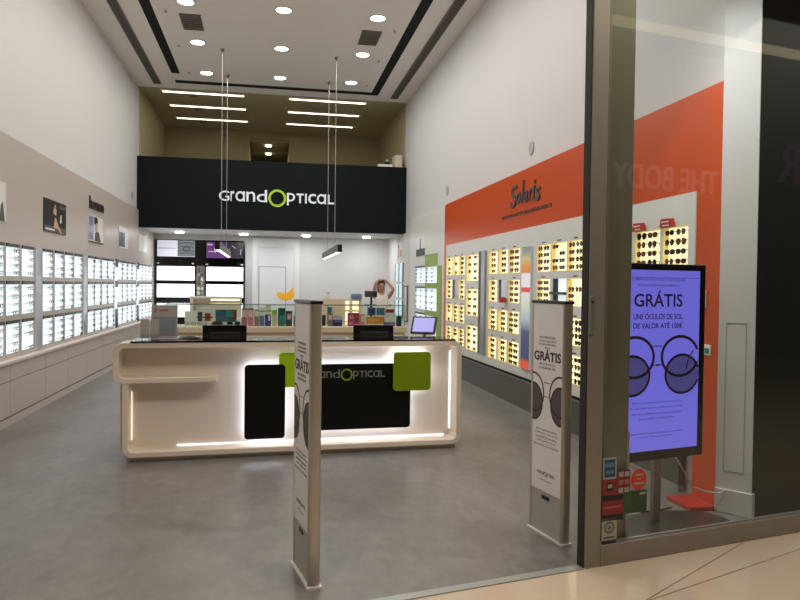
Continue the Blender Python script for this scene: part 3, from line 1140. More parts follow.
def stripes():
    m = mat('poster_bands', (200, 200, 200), .4)
    nt = m.node_tree
    b_ = nt.nodes['Principled BSDF']
    tc = nt.nodes.new('ShaderNodeTexCoord')
    sx = nt.nodes.new('ShaderNodeSeparateXYZ')
    dv = nt.nodes.new('ShaderNodeMath')
    dv.operation = 'DIVIDE'
    dv.inputs[1].default_value = 1.53
    cr = nt.nodes.new('ShaderNodeValToRGB')
    e = cr.color_ramp.elements
    st = [(0, (240, 90, 60)), (.05, (236, 96, 60)), (.09, (70, 74, 120)), (.3, (80, 84, 130)), (.40, (170, 190, 200)), (.52, (208, 220, 200)), (.62, (232, 228, 232)), (.635, (214, 66, 60)), (.66, (214, 66, 60)),
          (.675, (236, 232, 240)), (.775, (236, 232, 240)), (.79, (222, 126, 40)), (.85, (216, 150, 70)), (.9, (196, 190, 120)), (.95, (150, 150, 144)), (1, (128, 128, 132))]
    while len(e) > 1:
        e.remove(e[0])
    e[0].position = st[0][0]
    e[0].color = (*lin(st[0][1]), 1)
    for p, c in st[1:]:
        x = e.new(p)
        x.color = (*lin(c), 1)
    nt.links.new(tc.outputs['Object'], sx.inputs[0])
    nt.links.new(sx.outputs[2], dv.inputs[0])
    nt.links.new(dv.outputs[0], cr.inputs[0])
    nt.links.new(cr.outputs[0], b_.inputs['Base Color'])
    nt.links.new(cr.outputs[0], b_.inputs['Emission Color'])
    b_.inputs['Emission Strength'].default_value = .35
    return m


MB().box(-.03, -.026, -.14, .14, 0, 1.53, stripes()).build('print', t)
MB().box(-.026, 0, -.16, .16, 0, 1.53, M_reveal_c).build('housing', t)
b = MB()
b.box(-.012, -.008, -.158, .158, .01, 1.52, M_led_soft)
o = b.build('edge_light', t)
# dark plinth under the racks
t = thing('plinth_cabinet', 'long dark grey plinth under the yellow racks of the right wall', 'cabinet', (XO, 4.9, 0))
MB().box(-.012, .028, 0, 7.33, .05, .40, M_base_dark).build('body', t)
MB().box(-.004, .028, 0, 7.33, .418, .44, M_slot).build('shadow_gap', t)
MB().box(-.014, .028, 0, 7.33, .40, .418, mat('plinth_edge', (120, 120, 110), .4)).build('top_edge', t)
MB().box(-.014, .028, 0, 7.33, 0, .05, mat('skirting_grey', (142, 142, 136), .4)).build('skirting', t)

# raised lettering on the orange band
t = thing('wall_sign', 'dark script lettering reading Solaris on the orange band', 'sign', (XO, 8.85, 2.55))
b = MB()
ex, ez = Vector((0, -1, 0)), Vector((0, 0, 1))
for ch, u, w_, v, h_ in (('S', -.03, .21, .10, .30), ('o', .20, .15, .14, .15), ('l', .385, .045, .135, .28), ('a', .465, .15, .13, .15), ('r', .645, .11, .13, .15), ('i', .765, .05, .12, .25), ('s', .84, .16, .10, .17)):
    text(b, ch, ex * u + ez * v, ex, ez, w_, h_, M_lettersteel, .016, .008, .2)
b.build('lettering', t)
b = MB()
text(b, 'OS ÓCULOS DE SOL ESCOLHIDOS PARA SI', ex * -.37 + ez * -.02, ex, ez, 1.72, .058, M_lettersteel, .008, .004)
b.build('tagline', t)

# right wall behind the orange unit
XG = 3.21
rows = [('upper', 1.662, 1.99), ('middle', 1.107, 1.551), ('lower', .621, .997)]
cols = [(14.03, 14.98), (13.02, 13.97)]
holes = [(c[0], c[1], r_[1], r_[2]) for c in cols for r_ in rows]
b = board(holes, 12.42, 15.6, .1, 3.12, XG, XG + .02, M_panel_r)
b.box(XG, XG + .05, 15.6, YF, 0, 2.855, M_wall)
b.box(XG, XG + .05, YF, 18.65, 0, 2.86, M_wall)
struct('trim_5', b, 'grey panelling beyond the orange unit')
for ci, c in enumerate(cols):
    for rnm, z0, z1 in rows:
        sd_ = 'left' if ci == 0 else 'right'
        rack('lit_eyewear_rack', c[0], c[1], z0, z1, XG, .034, -1, M_lit_cool, M_reveal_c, 'white backlit rack beside green squares, right wall, %s tier, %s half' % (rnm, sd_), 'white racks on the far right wall', cap=(ci == 0))
        for k in range(4):
            for n in range(2):
                zc = z1 - .05 - k * (z1 - z0 - .09) / 3
                put_glasses('eyeglasses', random.choice(ecol), 'square', False, (XG + .022, c[0] + .25 + .45 * n, zc), PI,
                            'eyeglasses by the green squares, %s row, %s half, %s rack, %s pair' % (ORD[k], sd_, rnm, 'right' if n == 0 else 'left'), 'eyeglasses on the far right wall')
M_gsq = mat('green_square', (150, 176, 66), .45)
for a, lab in (((12.98, 14.03, 1.995, 2.243), 'upper green square above the white racks on the far right wall'), ((12.99, 14.0, 1.555, 1.655), 'green strip between upper and middle white racks'),
               ((12.99, 14.0, 1.0, 1.10), 'green strip between middle and lower white racks'), ((12.62, 12.98, .55, 1.99), 'tall green strip between the white racks and the orange frame')):
    b = MB()
    b.box(XG - .012, XG, *a, M_gsq)
    tag(b.build('green_panel'), lab, 'panel')
picture(14.03, 14.89, 2.245, 2.653, 'white and grey poster above the green square on the far right wall', (P_white, [('p', q(0, 1, 0, .36), P_grey), ('p', [(.42, .3), (.56, .3), (.54, .9), (.46, .9)], P_grey)]), x=XG, sgn=-1)
picture(16.5, 17.3, 2.27, 2.675, 'pale poster of a figure in the alcove at far right', (P_white, [('p', [(.25, .05), (.55, .02), (.5, .6), (.36, .62)], P_skin), ('p', [(.34, .62), (.5, .62), (.48, .85), (.38, .85)], P_brown), ('p', q(.62, .95, .1, .5), P_skin)]), x=XG, sgn=-1)
for z0, z1, lab in ((1.69, 2.15, 'upper'), (1.30, 1.64, 'middle'), (.8, 1.25, 'lower')):
    t = thing('lit_eyewear_rack', 'small lit rack in the alcove at far right, %s one' % lab, 'display', (XG, 16.85, z0))
    MB().box(-.02, -.012, -.45, .45, 0, z1 - z0, mat('backlit_dim', (200, 222, 228), .5, emit=.5)).build('light_panel', t)
    b = MB()
    b.box(-.03, 0, -.48, -.45, 0, z1 - z0, M_grille)
    b.box(-.03, 0, .45, .48, 0, z1 - z0, M_grille)
    b.box(-.012, 0, -.45, .45, 0, z1 - z0, M_grille)
    b.build('housing', t)
    MB().box(-.034, -.02, -.03, .03, 0, z1 - z0, M_grille).build('divider', t)
t = thing('standing_mirror', 'narrow grey framed mirror post beside the alcove on the right wall', 'mirror', (XG, 15.95, .75))
MB().box(-.03, 0, -.18, .18, 0, .85, M_grille).build('frame', t)
MB().box(-.034, -.03, -.14, .14, .03, .82, M_mirror).build('mirror', t)

# ------------------------------------------------------------------ back wall
t = thing('display_wall', 'black back-wall display unit with two bays of bright racks', 'display', (0, 18.6, 0))
b = MB()
b.box(-2.87, -.635, 0, .045, 0, 2.72, M_blackgloss)
b.build('carcass', t)
b = MB()
b.box(-.64, -.60, -.06, .045, 0, 2.72, M_black)
b.box(-2.86, -2.82, -.06, .045, 0, 2.72, M_black)
b.build('side_panel', t)
for x0, x1, bay in ((-2.81, -1.88, 'left'), (-1.585, -.65, 'right')):
    for tn, z0, z1 in (('upper', 1.668, 2.03), ('middle', 1.23, 1.575), ('lower', .72, 1.075)):
        tr = thing('lit_eyewear_rack', 'bright white rack in the black back unit, %s bay, %s tier' % (bay, tn), 'display', ((x0 + x1) / 2, 18.6, z0), 0, 'bright racks on the back wall')
        h = (x1 - x0) / 2
        MB().box(-h, h, -.02, -.001, 0, z1 - z0, M_lit_back).build('light_panel', tr)
        MB().box(-h, h, -.05, -.001, -.02, -.001, M_black).build('shelf', tr)
        if tn != 'lower':
            for k in range(2):
                for n in range(4):
                    put_glasses('eyeglasses', 'silver', 'wire', False, (x0 + .16 + n * .2, 18.574, z0 + .1 + k * .14), -PI / 2,
                                'thin silver eyeglasses, %s from left, %s row, %s %s back rack' % (ORD[n], 'lower' if k == 0 else 'upper', bay, tn), 'eyeglasses on the back wall')
# bay spotlights
for x, z in ((-2.78, 2.09), (-1.92, 2.09), (-1.57, 2.08), (-.68, 2.08)):
    b = MB()
    b.lathe([(.03, 0), (.03, .03)], P_white, 12)
    o = b.build('rack_clip', loc=(x, 18.57, z))
    tag(o, 'small white clip at the corner of a bright back rack, %s' % {-2.78: 'far left', -1.92: 'left bay right side', -1.57: 'right bay left side', -.68: 'far right'}[x], 'clip')
t = thing('lit_poster', 'silver poster with a close-up eye above the left back rack', 'poster', (-2.34, 18.598, 2.28))
MB().box(-.465, .465, -.025, 0, 0, .42, mat('poster_silver', (214, 214, 228), .3, emit=.42, ecol=(220, 220, 236))).build('panel', t)
b = MB()
ex, ez = Vector((1, 0, 0)), Vector((0, 0, 1))
o0 = Vector((-.465, -.0252, 0))
rect2d(b, o0, ex, ez, .5, .93, 0.01, .42, mat('eye_grey', (110, 116, 124), .4, emit=.1, ecol=(150, 156, 164)))
for dz, s_ in ((.22, 1.0), (.13, .8), (.31, .9), (.06, .7)):
    b.tube([o0 + ex * (.5 + .43 * u) + ez * (dz + s_ * .06 * math.sin(u * PI)) + Vector((0, -.003, 0)) for u in (0.05, .2, .4, .6, .8, .95)], .008, mat('eye_line', (60, 66, 74), .4), 4)
ring2d(b, o0 + ex * .72 + ez * .2 + Vector((0, -.002, 0)), ex, ez, .08, .055, .02, P_dark, .002)
rect2d(b, o0, ex, ez, .02, .45, .2, .225, mat('silver_text', (190, 190, 204), .4))
b.build('print', t)
t = thing('lit_poster', 'purple and dark poster above the right back rack', 'poster', (-1.13, 18.598, 2.26))
MB().box(-.455, .475, -.025, 0, 0, .42, mat('poster_dark', (58, 50, 60), .3)).build('panel', t)
b = MB()
o0 = Vector((-.455, -.0252, 0))
rect2d(b, o0, ex, ez, 0, .5, 0, .42, mat('poster_purple', (104, 58, 124), .4, emit=.12))
pk = mat('poster_pinkwhite', (226, 206, 226), .4, emit=.15)
for x0, x1, z0, z1 in ((.02, .16, .33, .37), (.05, .3, .16, .18), (.2, .24, .14, .26)):
    rect2d(b, o0 + Vector((0, -.001, 0)), ex, ez, x0, x1, z0, z1, pk)
for pts in (((.58, .24), (.60, .14), (.62, .03)), ((.64, .33), (.74, .26)), ((.88, .24), (.86, .1))):
    b.tube([o0 + ex * u + ez * v + Vector((0, -.003, 0)) for u, v in pts], .008, pk, 4)
b.build('print', t)
# narrow strip of hanging stock between the bays
t = thing('merchandise_strip', 'narrow mirrored strip hung with small packets between the back bays', 'display', (-1.73, 18.6, .9))
MB().box(-.1, .1, -.02, -.001, 0, 1.15, M_mirror).build('mirror', t)
b = MB()
for k in range(9):
    for n in range(2):
        z = .04 + k * .12
        b.box(-.075 + n * .085, -.015 + n * .085, -.035, -.02, z, z + .085, random.choice([M_grille, P_pale, M_alu_grey, P_brown, P_grey]))
b.build('packets', t)

# door in the back wall
t = tag(bpy.data.objects.new('door_1', None), 'white panelled door in the back wall', 'door', kind='structure')
COL.objects.link(t)
t.location = (.12, 18.65, 0)
M_door = mat('door_white', (226, 226, 226), .35)
MB().box(-.40, .56, -.03, 0, 0, 2.57, M_door).build('leaf', t)
b = MB()
b.box(-.53, -.40, -.06, 0, 0, 2.80, M_door)
b.box(.56, .69, -.06, 0, 0, 2.80, M_door)
b.box(-.40, .56, -.06, 0, 2.57, 2.80, M_door)
b.build('frame', t)
b = MB()
for x0, x1, z0, z1 in ((-.37, .34, .2, .21), (-.37, .34, 2.05, 2.065), (-.37, -.355, .2, 2.065), (.325, .34, .2, 2.065)):
    b.box(x0, x1, -.036, -.03, z0, z1, mat('door_groove', (150, 150, 152), .5))
b.build('groove', t)
t.children[0]
# yellow hand emblem on the door
b = MB()
pts = [(0, .17), (.03, .08), (.12, .02), (.24, .0), (.36, .03), (.45, .10), (.53, .20), (.56, .30), (.50, .31), (.44, .22), (.38, .17), (.41, .25), (.44, .33), (.38, .31), (.30, .21), (.2, .16), (.1, .2), (.03, .21)]
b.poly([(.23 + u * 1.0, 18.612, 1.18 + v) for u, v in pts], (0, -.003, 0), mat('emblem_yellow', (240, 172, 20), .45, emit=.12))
tag(b.build('door_emblem'), 'yellow cupped-hand emblem on the white back door', 'sign')

# ------------------------------------------------------------------ glass showcase bar behind the counter
t = thing('glass_showcase', 'long cream service bar with a glass display box on top', 'showcase', (0, 9.5, 0))
MB().box(-1.33, 1.89, .02, .6, 0, .94, mat('showcase_body', (214, 196, 168), .5)).build('body', t)
MB().box(-1.36, 1.92, -.01, .62, .94, 1.02, M_beige).build('worktop', t, bevel=.006)
b = MB()
for k in range(4):
    b.box(-1.28 + k * .80, -1.28 + k * .80 + .76, 0, .02, .15, .9, mat('showcase_front', (224, 214, 196), .5))
b.build('front_panel', t, bevel=.004)
b = MB()
b.box(-1.33, 1.89, 0, .006, 1.02, 1.315, M_glass2)
b.build('front_glass', t)
MB().box(-1.33, 1.89, 0, .45, 1.315, 1.323, M_glass2).build('top_glass', t)
b = MB()
b.box(-1.33, 1.89, -.003, .0, 1.313, 1.325, M_glassedge)
for x in (-1.33, .36, 1.36, 1.885):
    b.box(x - .004, x + .004, -.003, .0, 1.02, 1.32, M_glassedge)
b.build('glass_edge', t)
MB().box(1.37, 1.88, .05, .4, 1.172, 1.18, M_glass2).build('glass_shelf', t)


def carton(x0, x1, z0, z1, base, label, patches=(), cat='box', name='product_box', d=.09, y=9.72):
    t_ = thing(name, label, cat, ((x0 + x1) / 2, y, z0))
    h, H = (x1 - x0) / 2, z1 - z0
    MB().box(-h, h, -d / 2, d / 2, 0, H, base).build('carton', t_, bevel=.003)
    if patches:
        b_ = MB()
        for n_, (u0, u1, v0, v1, m) in enumerate(patches):
            if m is None:
                continue
            rect2d(b_, (-h, -d / 2 - .0002 - .0005 * n_, 0), (1, 0, 0), (0, 0, 1), u0 * 2 * h, u1 * 2 * h, v0 * H, v1 * H, m, .001)
        b_.build('print', t_)
    return t_


def C(n, c, r=.45):
    return mat(n, c, r)


pinkL, pink, mauve, blueM, blueD = C('pack_pink_light', (236, 196, 190)), C('pack_pink', (216, 132, 140)), C('pack_mauve', (176, 120, 136)), C('pack_blue', (92, 112, 176)), C('pack_blue_deep', (40, 56, 130))
olive, cream, lime, teal, tealD = C('pack_olive', (136, 124, 96)), C('pack_cream', (232, 224, 196)), C('pack_lime', (150, 196, 70)), C('pack_teal', (20, 106, 104)), C('pack_teal_dark', (14, 52, 52))
navy, mag, purp, orng, whi, redp = C('pack_navy', (34, 36, 96)), C('pack_magenta', (176, 44, 88)), C('pack_purple', (124, 110, 176)), C('pack_orange', (214, 142, 40)), C('pack_white', (228, 226, 224)), C('pack_red', (160, 50, 50))
Z0 = 1.021
carton(-.352, -.278, Z0, 1.267, mauve, 'mauve box with pale pink disc, leftmost of the product row', ((.1, .9, .5, .9, pinkL), (0, 1, .9, 1, olive)))
carton(-.270, -.195, Z0, 1.267, pink, 'pink box with pale disc, second in the product row', ((.1, .9, .5, .88, pinkL), (0, 1, .9, 1, olive)))
carton(-.184, -.121, Z0, 1.247, olive, 'olive box with cream disc, third in the product row', ((.15, .9, .6, .92, cream),))
carton(-.116, -.047, Z0, 1.268, blueM, 'lilac and blue box, fourth in the product row', ((0, 1, .58, 1, whi), (0, 1, .80, .84, P_dark)))
carton(-.042, .042, Z0, 1.317 - .006, blueD, 'tall white and deep blue box under the yellow emblem', ((0, 1, .55, 1, cream), (0, 1, .70, .73, P_dark), (.55, .85, .25, .5, whi)))
carton(.053, .123, Z0, 1.242, C('pack_pale_green', (196, 200, 168)), 'pale green box with lime top', ((0, 1, .72, 1, lime),))
carton(.135, .233, Z0, 1.270, teal, 'teal box beside the pale green one', ((.2, .8, .75, .95, P_navy), (.3, .9, .3, .6, C('pack_teal_mid', (30, 130, 140)))))
carton(.240, .329, Z0, 1.229, tealD, 'dark teal box with a small pink picture', ((.22, .85, .42, .85, mauve), (.3, .7, .5, .75, pinkL)))
carton(.350, .391, Z0, 1.16, tealD, 'small dark teal box partly hidden by the security panel')
carton(-.947, -.735, Z0, 1.264, whi, 'white card box with a blue and a red emblem', ((.06, .34, .25, .78, P_navy), (.5, .86, .28, .72, redp), (0, 1, .46, .52, P_brown)))
t = carton(-.712, -.43, Z0 + .05, 1.238, C('pack_teal_grey', (60, 96, 110)), 'wide teal and green picture box behind dark spectacle cases', ((.0, .5, .4, .95, C('pack_bluegreen', (36, 96, 124))), (.5, .85, .4, .95, C('pack_green', (60, 140, 120))), (.86, 1, .3, .95, redp)), y=9.86)
carton(-.70, -.44, Z0, Z0 + .05, whi, 'low white riser under the teal picture box', y=9.86)
for x0, x1, lab in ((-.749, -.600, 'left'), (-.550, -.470, 'middle'), (-.444, -.370, 'right')):
    b = MB()
    h = (x1 - x0) / 2
    b.poly([(-h, -.04, 0), (h, -.04, 0), (h * .96, -.04, .045), (h * .7, -.04, .062), (-h * .7, -.04, .062), (-h * .96, -.04, .045)], (0, .08, 0), C('case_black', (26, 26, 30), .35))
    tag(b.build('glasses_case', loc=((x0 + x1) / 2, 9.68, Z0), bevel=.004), 'dark spectacle case in the glass showcase, %s of three' % lab, 'case')
for k, (x, lab) in enumerate(((-1.13, 'leftmost'), (-.965, 'second'))):
    put_glasses('eyeglasses', 'black', 'square', True, (x, 9.86, Z0 + .024), -PI / 2, 'black eyeglasses lying in the left end of the showcase, %s pair' % lab, None)
put_glasses('eyeglasses', 'grey', 'round', True, (-.87, 9.665, Z0 + .03), -PI / 2, 'grey round eyeglasses lying before the white card box', None)
carton(-1.13, -.96, Z0, Z0 + .19, whi, 'plain white display block behind the black eyeglasses', y=9.93, d=.04)
b = MB()
b.lathe([(.03, 0), (.032, .01), (.034, .26), (.0, .27)], C('bottle_teal', (52, 122, 142), .3), 14)
b.lathe([(.018, .262), (.018, .28)], whi, 12)
tag(b.build('bottle', loc=(.862, 9.85, Z0), smooth=True), 'blue-green tube standing at the back beside the security panel', 'bottle')
carton(.70, .80, Z0, 1.17, tealD, 'dark box half hidden by the security panel edge', y=9.82)
carton(.827, .892, Z0, 1.203, C('pack_greypink', (140, 120, 120)), 'grey box with pale pink label in front of the blue-green tube', ((.1, .9, .5, .85, pinkL),))
carton(.897, 1.026, Z0, 1.161, navy, 'navy and lilac box in the showcase', ((0, 1, .62, 1, C('pack_lilac', (190, 184, 210))), (.1, .9, .4, .55, purp)))
carton(1.109, 1.267, Z0, 1.205, mag, 'magenta box with pink marks in the showcase', ((.1, .45, .55, .85, pink), (.55, .9, .3, .6, C('pack_dark_magenta', (110, 24, 60))), (.1, .4, .1, .3, pink)))
carton(1.28, 1.35, Z0, 1.191, pink, 'pale pink box beside the magenta one', ((.2, .9, .4, .9, pinkL),))
carton(1.373, 1.615, Z0, 1.15, orng, 'wide orange box on the showcase floor', ((0, 1, .0, .25, cream), (.1, .8, .5, .8, C('pack_amber', (226, 168, 70)))))
carton(1.624, 1.785, Z0, 1.15, purp, 'white and purple box right of the orange one', ((0, 1, .45, 1, whi),))
carton(1.81, 1.875, Z0, 1.165, tealD, 'dark green box at the right end of the showcase')
carton(1.393, 1.50, 1.181, 1.285, C('pack_steelblue', (64, 92, 120)), 'steel blue box on the upper glass shelf, left one', ((.2, .8, .2, .8, blueD),))
carton(1.520, 1.63, 1.181, 1.28, C('pack_cyan', (70, 120, 140)), 'cyan box on the upper glass shelf, middle one', ((.5, .9, .2, .9, blueM),))
carton(1.652, 1.769, 1.181, 1.26, redp, 'red and white box on the upper glass shelf, right one', ((0, 1, 0, .4, whi),))

# back shelves behind the showcase
t = thing('display_cabinet', 'pale cabinet with a warm lit shelf edge behind the showcase', 'cabinet', (-.82, 11.0, 0))
M_pale = mat('pale_laminate', (230, 226, 218), .45)
MB().box(-.39, .40, 0, .4, 0, 1.05, M_pale).build('body', t)
MB().box(-.39, .40, .3, .4, 1.05, 1.365, M_pale).build('back_panel', t)
MB().box(-.39, .40, .05, .4, 1.365, 1.395, M_pale).build('top', t)
MB().box(-.36, -.32, .05, .3, 1.05, 1.365, M_pale).build('upright', t)
MB().box(-.05, .38, .05, .07, 1.335, 1.352, M_led_warm).build('shelf_light', t)
MB().box(-.05, .40, .06, .3, 1.353, 1.364, M_pale).build('shelf', t)
b = MB()
b.box(-.015, .015, -.01, .01, 0, .19, redp)
b.box(-.03, .03, -.02, .02, 0, .01, M_black)
tag(b.build('price_stand', loc=(-1.03, 10.04, 1.021)), 'slim red stand on the bar behind the white card box', 'stand')
t = thing('display_board', 'cream display board with yellow lit slots behind the showcase', 'display', (1.19, 11.0, 0))
MB().box(-.33, .29, .04, .16, 0, 1.375, mat('board_cream', (228, 212, 186), .5)).build('board', t)
for x0, x1 in ((.03, .09), (.145, .24)):
    for z0, z1 in ((.86, 1.0), (1.02, 1.17), (1.2, 1.34)):
        MB().box(x0, x1, .03, .04, z0, z1, M_lit_warm).build('lit_slot', t)
b = MB()
b.lathe([(.085, 0), (.092, .01), (.092, .07), (.085, .08), (.03, .085), (0, .085)], C('tub_blue', (104, 130, 180), .35), 20)
tag(b.build('tub', loc=(1.40, 11.08, 1.376), smooth=True), 'round blue tub on top of the cream display board', 'tub')
b = MB()
b.lathe([(.032, 0), (.036, .02), (.026, .06), (.018, .075), (.026, .09), (.022, .115), (0, .125)], C('figurine_white', (226, 222, 214), .4), 14)
tag(b.build('figurine', loc=(.935, 11.08, 1.376), smooth=True), 'small white figurine at the left end of the cream board', 'figurine')
# office chair / dark device left of the woman
t = thing('office_device', 'dark camera-like device on a stand beside the woman', 'device', (1.81, 12.2, 0))
MB().box(-.12, .10, -.05, .05, 1.39, 1.50, C('device_dark', (62, 64, 70), .4)).build('head', t, bevel=.012)
MB().lathe([(.04, 0), (.04, .02)], M_black, 14, c=(.05, -.06, 1.445)).build('lens', t)
MB().tube([(0, 0, .02), (0, 0, 1.39)], .02, M_black, 8).build('pole', t)
MB().lathe([(.18, 0), (.18, .02), (.03, .03)], M_black, 16).build('base', t)

# ------------------------------------------------------------------ counter
CA = math.atan(.0461)
CO = (0, 6.474, 0)
t = thing('reception_counter', 'white curved reception counter with black and green lit panels', 'counter', CO, CA)
k = 1 / math.cos(CA)
# ribbon: outer and inner outlines, extruded in depth
T = .05
D = .62


def arc(cx, cz, r, a0, a1, n=6):
    return [(cx + r * math.cos(R(a0 + (a1 - a0) * i / n)), cz + r * math.sin(R(a0 + (a1 - a0) * i / n))) for i in range(n + 1)]


x_sh, x_l, x_lb, x_r = -.451, -1.339, -1.262, 1.884
zt, zb, zs = 1.066, .04, .703
ro, ri = .085, .045
outer = [(x_sh, zs)] + arc(x_l + ro, zs + ro, ro, 270, 180) + arc(x_l + ro, zt - ro, ro, 180, 90) + arc(x_r - ro, zt - ro, ro, 90, 0) + arc(x_r - ro, zb + ro, ro, 0, -90) + arc(x_lb + ro, zb + ro, ro, 270, 180) + [(x_lb, zs)]
inner = [(x_sh, zs + T)] + arc(x_l + T + ri, zs + T + ri, ri, 270, 180) + arc(x_l + T + ri, zt - T - ri, ri, 180, 90) + arc(x_r - T - ri, zt - T - ri, ri, 90, 0) + arc(x_r - T - ri, zb + T + ri, ri, 0, -90) + arc(x_lb + T + ri, zb + T + ri, ri, 270, 180) + [(x_lb + T, zs)]
b = MB()
n = len(outer)
v, f = [], []
for y in (0, .30):
    v += [(x, y, z) for x, z in outer] + [(x, y, z) for x, z in inner]
for i in range(n - 1):
    f += [(i, i + 1, n + i + 1, n + i), (2 * n + i, 3 * n + i, 3 * n + i + 1, 2 * n + i + 1), (i, 2 * n + i, 2 * n + i + 1, i + 1), (n + i, n + i + 1, 3 * n + i + 1, 3 * n + i)]
for i in (0, n - 1):
    f.append((i, n + i, 3 * n + i, 2 * n + i))
b.add(v, f, M_counter)
b.build('frame', t, bevel=.006)
VB = .22
MB().box(x_l + .03, x_r - .02, VB, VB + .03, zb + .02, zt - .02, mat('counter_back_panel', (232, 220, 206), .5)).build('back_panel', t)
# trim off what would stick out left of the lower body
b = MB()
b.box(x_lb + .04, x_r - .04, .05, .33, 0, zb, M_counter)
b.build('plinth', t)
td = thing('service_desk', 'low service desk hidden behind the white counter front', 'desk', CO, CA)
MB().box(x_lb + .02, x_r - .01, .40, .95, 0, .74, M_counter).build('body', td)
MB().box(x_lb, x_r, .375, 1.15, .74, .77, M_beige).build('desk_top', td)
MB().box(x_lb + .03, x_r - .02, VB + .03, .33, .06, zt - .01, M_counter).build('rear_body', t)
b = MB()
b.box(x_l + .145, x_r - .065, -.004, .36, zt, zt + .013, M_blackgloss)
b.build('glass_top', t)


def led_frame(name, x0, x1, z0, z1, y0, y1, w, m, parent):
    b_ = MB()
    b_.box(x0, x0 + w, y0, y1, z0, z1, m)
    b_.box(x1 - w, x1, y0, y1, z0, z1, m)
    b_.box(x0 + w, x1 - w, y0, y1, z0, z0 + w, m)
    b_.box(x0 + w, x1 - w, y0, y1, z1 - w, z1, m)
    return b_.build(name, parent)


def sign_panel(name, x0, x1, z0, z1, y, m, r=.03, led=None, stand=None):
    kk = 1 + y / 6.47      # the outlines were taken on the front plane
    x0, x1, z0, z1 = x0 * kk, x1 * kk, 1.6 - (1.6 - z0) * kk, 1.6 - (1.6 - z1) * kk
    o_ = MB().poly(rrect(x0, x1, z0, z1, r, y), (0, .018, 0), m).build(name, t)
    if led:
        led_frame('led_strip', x0 + .022, x1 - .022, z0 + .022, z1 - .022, VB - .055, VB - .04, .012, led, o_)
    MB().box((x0 + x1) / 2 - .05, (x0 + x1) / 2 + .05, y + .018, VB, (z0 + z1) / 2 - .05, (z0 + z1) / 2 + .05, M_white).build('spacer', o_)
    return o_


pb1 = sign_panel('black_panel', -.204, .166, .168, .856, .07, M_blackpanel, .035, M_led, .13)
pg1 = sign_panel('green_panel', .108, .483, .643, .962, .091, mat('green_acrylic', (140, 172, 6), .3, emit=.18), .03)
pb2 = sign_panel('black_panel', .29, 1.370, .227, .851, .118, M_blackpanel, .035, M_led, .16)
pg2 = sign_panel('green_panel', 1.195, 1.570, .583, .957, .06, M_green, .035, M_led_soft, .14)
pg1['label'] = 'green panel behind the narrow black one'
pb1['label'] = 'tall narrow black panel'
pb2['label'] = 'wide black panel with the shop name'
pg2['label'] = 'green square overlapping the wide black panel'
b = MB()
vb0, vb1 = VB - .012, VB - .004
b.box(x_r - T - .010, x_r - T - .002, vb0, vb1, zb + .12, zt - .12, M_led_rim)
b.box(.2, x_r - T - .06, vb0, vb1, zt - T - .010, zt - T - .002, M_led_rim)
b.box(x_lb + .45, x_r - T - .06, vb0, vb1, zb + T + .002, zb + T + .010, M_led_rim)
b.box(x_lb + T + .002, x_lb + T + .008, vb0, vb1, zb + .12, zs - .1, mat('led_strip_dim', (255, 240, 220), .5, emit=1.0))
b.build('led_strip', t)
b = MB()
optician_logo(b, (.757, .1179, .733), (1, 0, 0), (0, 0, 1), .378, M_logo_grey, M_logo_green_d, .003, .0)
b.build('lettering', t)


def at_counter(u, v, z):
    c, s = math.cos(CA), math.sin(CA)
    return (CO[0] + u * c - v * s, CO[1] + u * s + v * c, z)


# things on the counter
ZT = zt + .013
t = thing('leaflet_stand', 'white leaflet stand with a tall grey page on the counter top', 'stand', at_counter(-.93, .2, ZT), CA)
b = MB()
b.poly([(-.115, .02, .008), (.115, .02, .008), (.115, .06, .315), (-.115, .06, .315)], (0, .006, 0), mat('page_grey', (196, 192, 192), .5))
b.build('page', t)
b = MB()
rect2d(b, (-.1, .0225, .04), (1, 0, 0), Vector((0, .04, .307)).normalized(), 0, .2, .0, .17, mat('page_blue', (160, 164, 176), .5))
rect2d(b, (-.1, .0225 + .028, .04 + .205), (1, 0, 0), Vector((0, .04, .307)).normalized(), .05, .13, .015, .03, mat('page_red', (190, 110, 100), .5))
rect2d(b, (-.1, .0225 + .028, .04 + .205), (1, 0, 0), Vector((0, .04, .307)).normalized(), .01, .03, .0, .04, mat('page_red', (190, 110, 100), .5))
b.build('print', t)
MB().box(-.12, .12, 0, .12, 0, .008, M_white).build('base', t)
t = thing('leaflet_holder', 'low clear holder with two small leaflets at the counter left end', 'stand', at_counter(-1.045, .1, ZT), CA)
for s in (-1, 1):
    MB().poly([(s * .042 - .037, .012, .02), (s * .042 + .037, .012, .02), (s * .042 + .037, .032, .19), (s * .042 - .037, .032, .19)], (0, .004, 0), mat('leaflet', (204, 198, 192), .5)).build('leaflet', t)
b = MB()
b.box(-.085, .085, 0, .06, 0, .006, M_glass2)
b.box(-.085, .085, .0, .004, 0.006, .06, M_glass2)
b.build('tray', t)
for u, lab in ((-.395, 'left'), (1.125, 'right')):
    t = thing('monitor', 'black monitor seen from behind on the counter, %s of the two' % lab, 'monitor', at_counter(u, .66, .77), CA)
    MB().box(-.215, .215, -.012, .03, .12, .415, M_black).build('display', t, bevel=.008)
    MB().box(-.15, .15, -.03, -.012, .16, .345, C('monitor_back', (20, 20, 22), .5)).build('back_cover', t, bevel=.01)
    b = MB()
    b.box(-.03, .03, -.02, .02, .01, .2, M_black)
    b.build('neck', t)
    MB().box(-.12, .12, -.09, .09, 0, .012, M_black).build('foot', t)
t = thing('till_screen', 'tilted till screen glowing lilac at the right end of the counter', 'monitor', at_counter(1.63, .55, .77), CA - R(30))
tl = Matrix.Translation((0, 0, .325)) @ Matrix.Rotation(R(-32), 4, 'X')
b = MB()
b.M = tl
b.box(-.135, .135, -.012, .02, 0, .205, M_black)
o = b.build('housing', t, bevel=.005)
b = MB()
b.M = tl
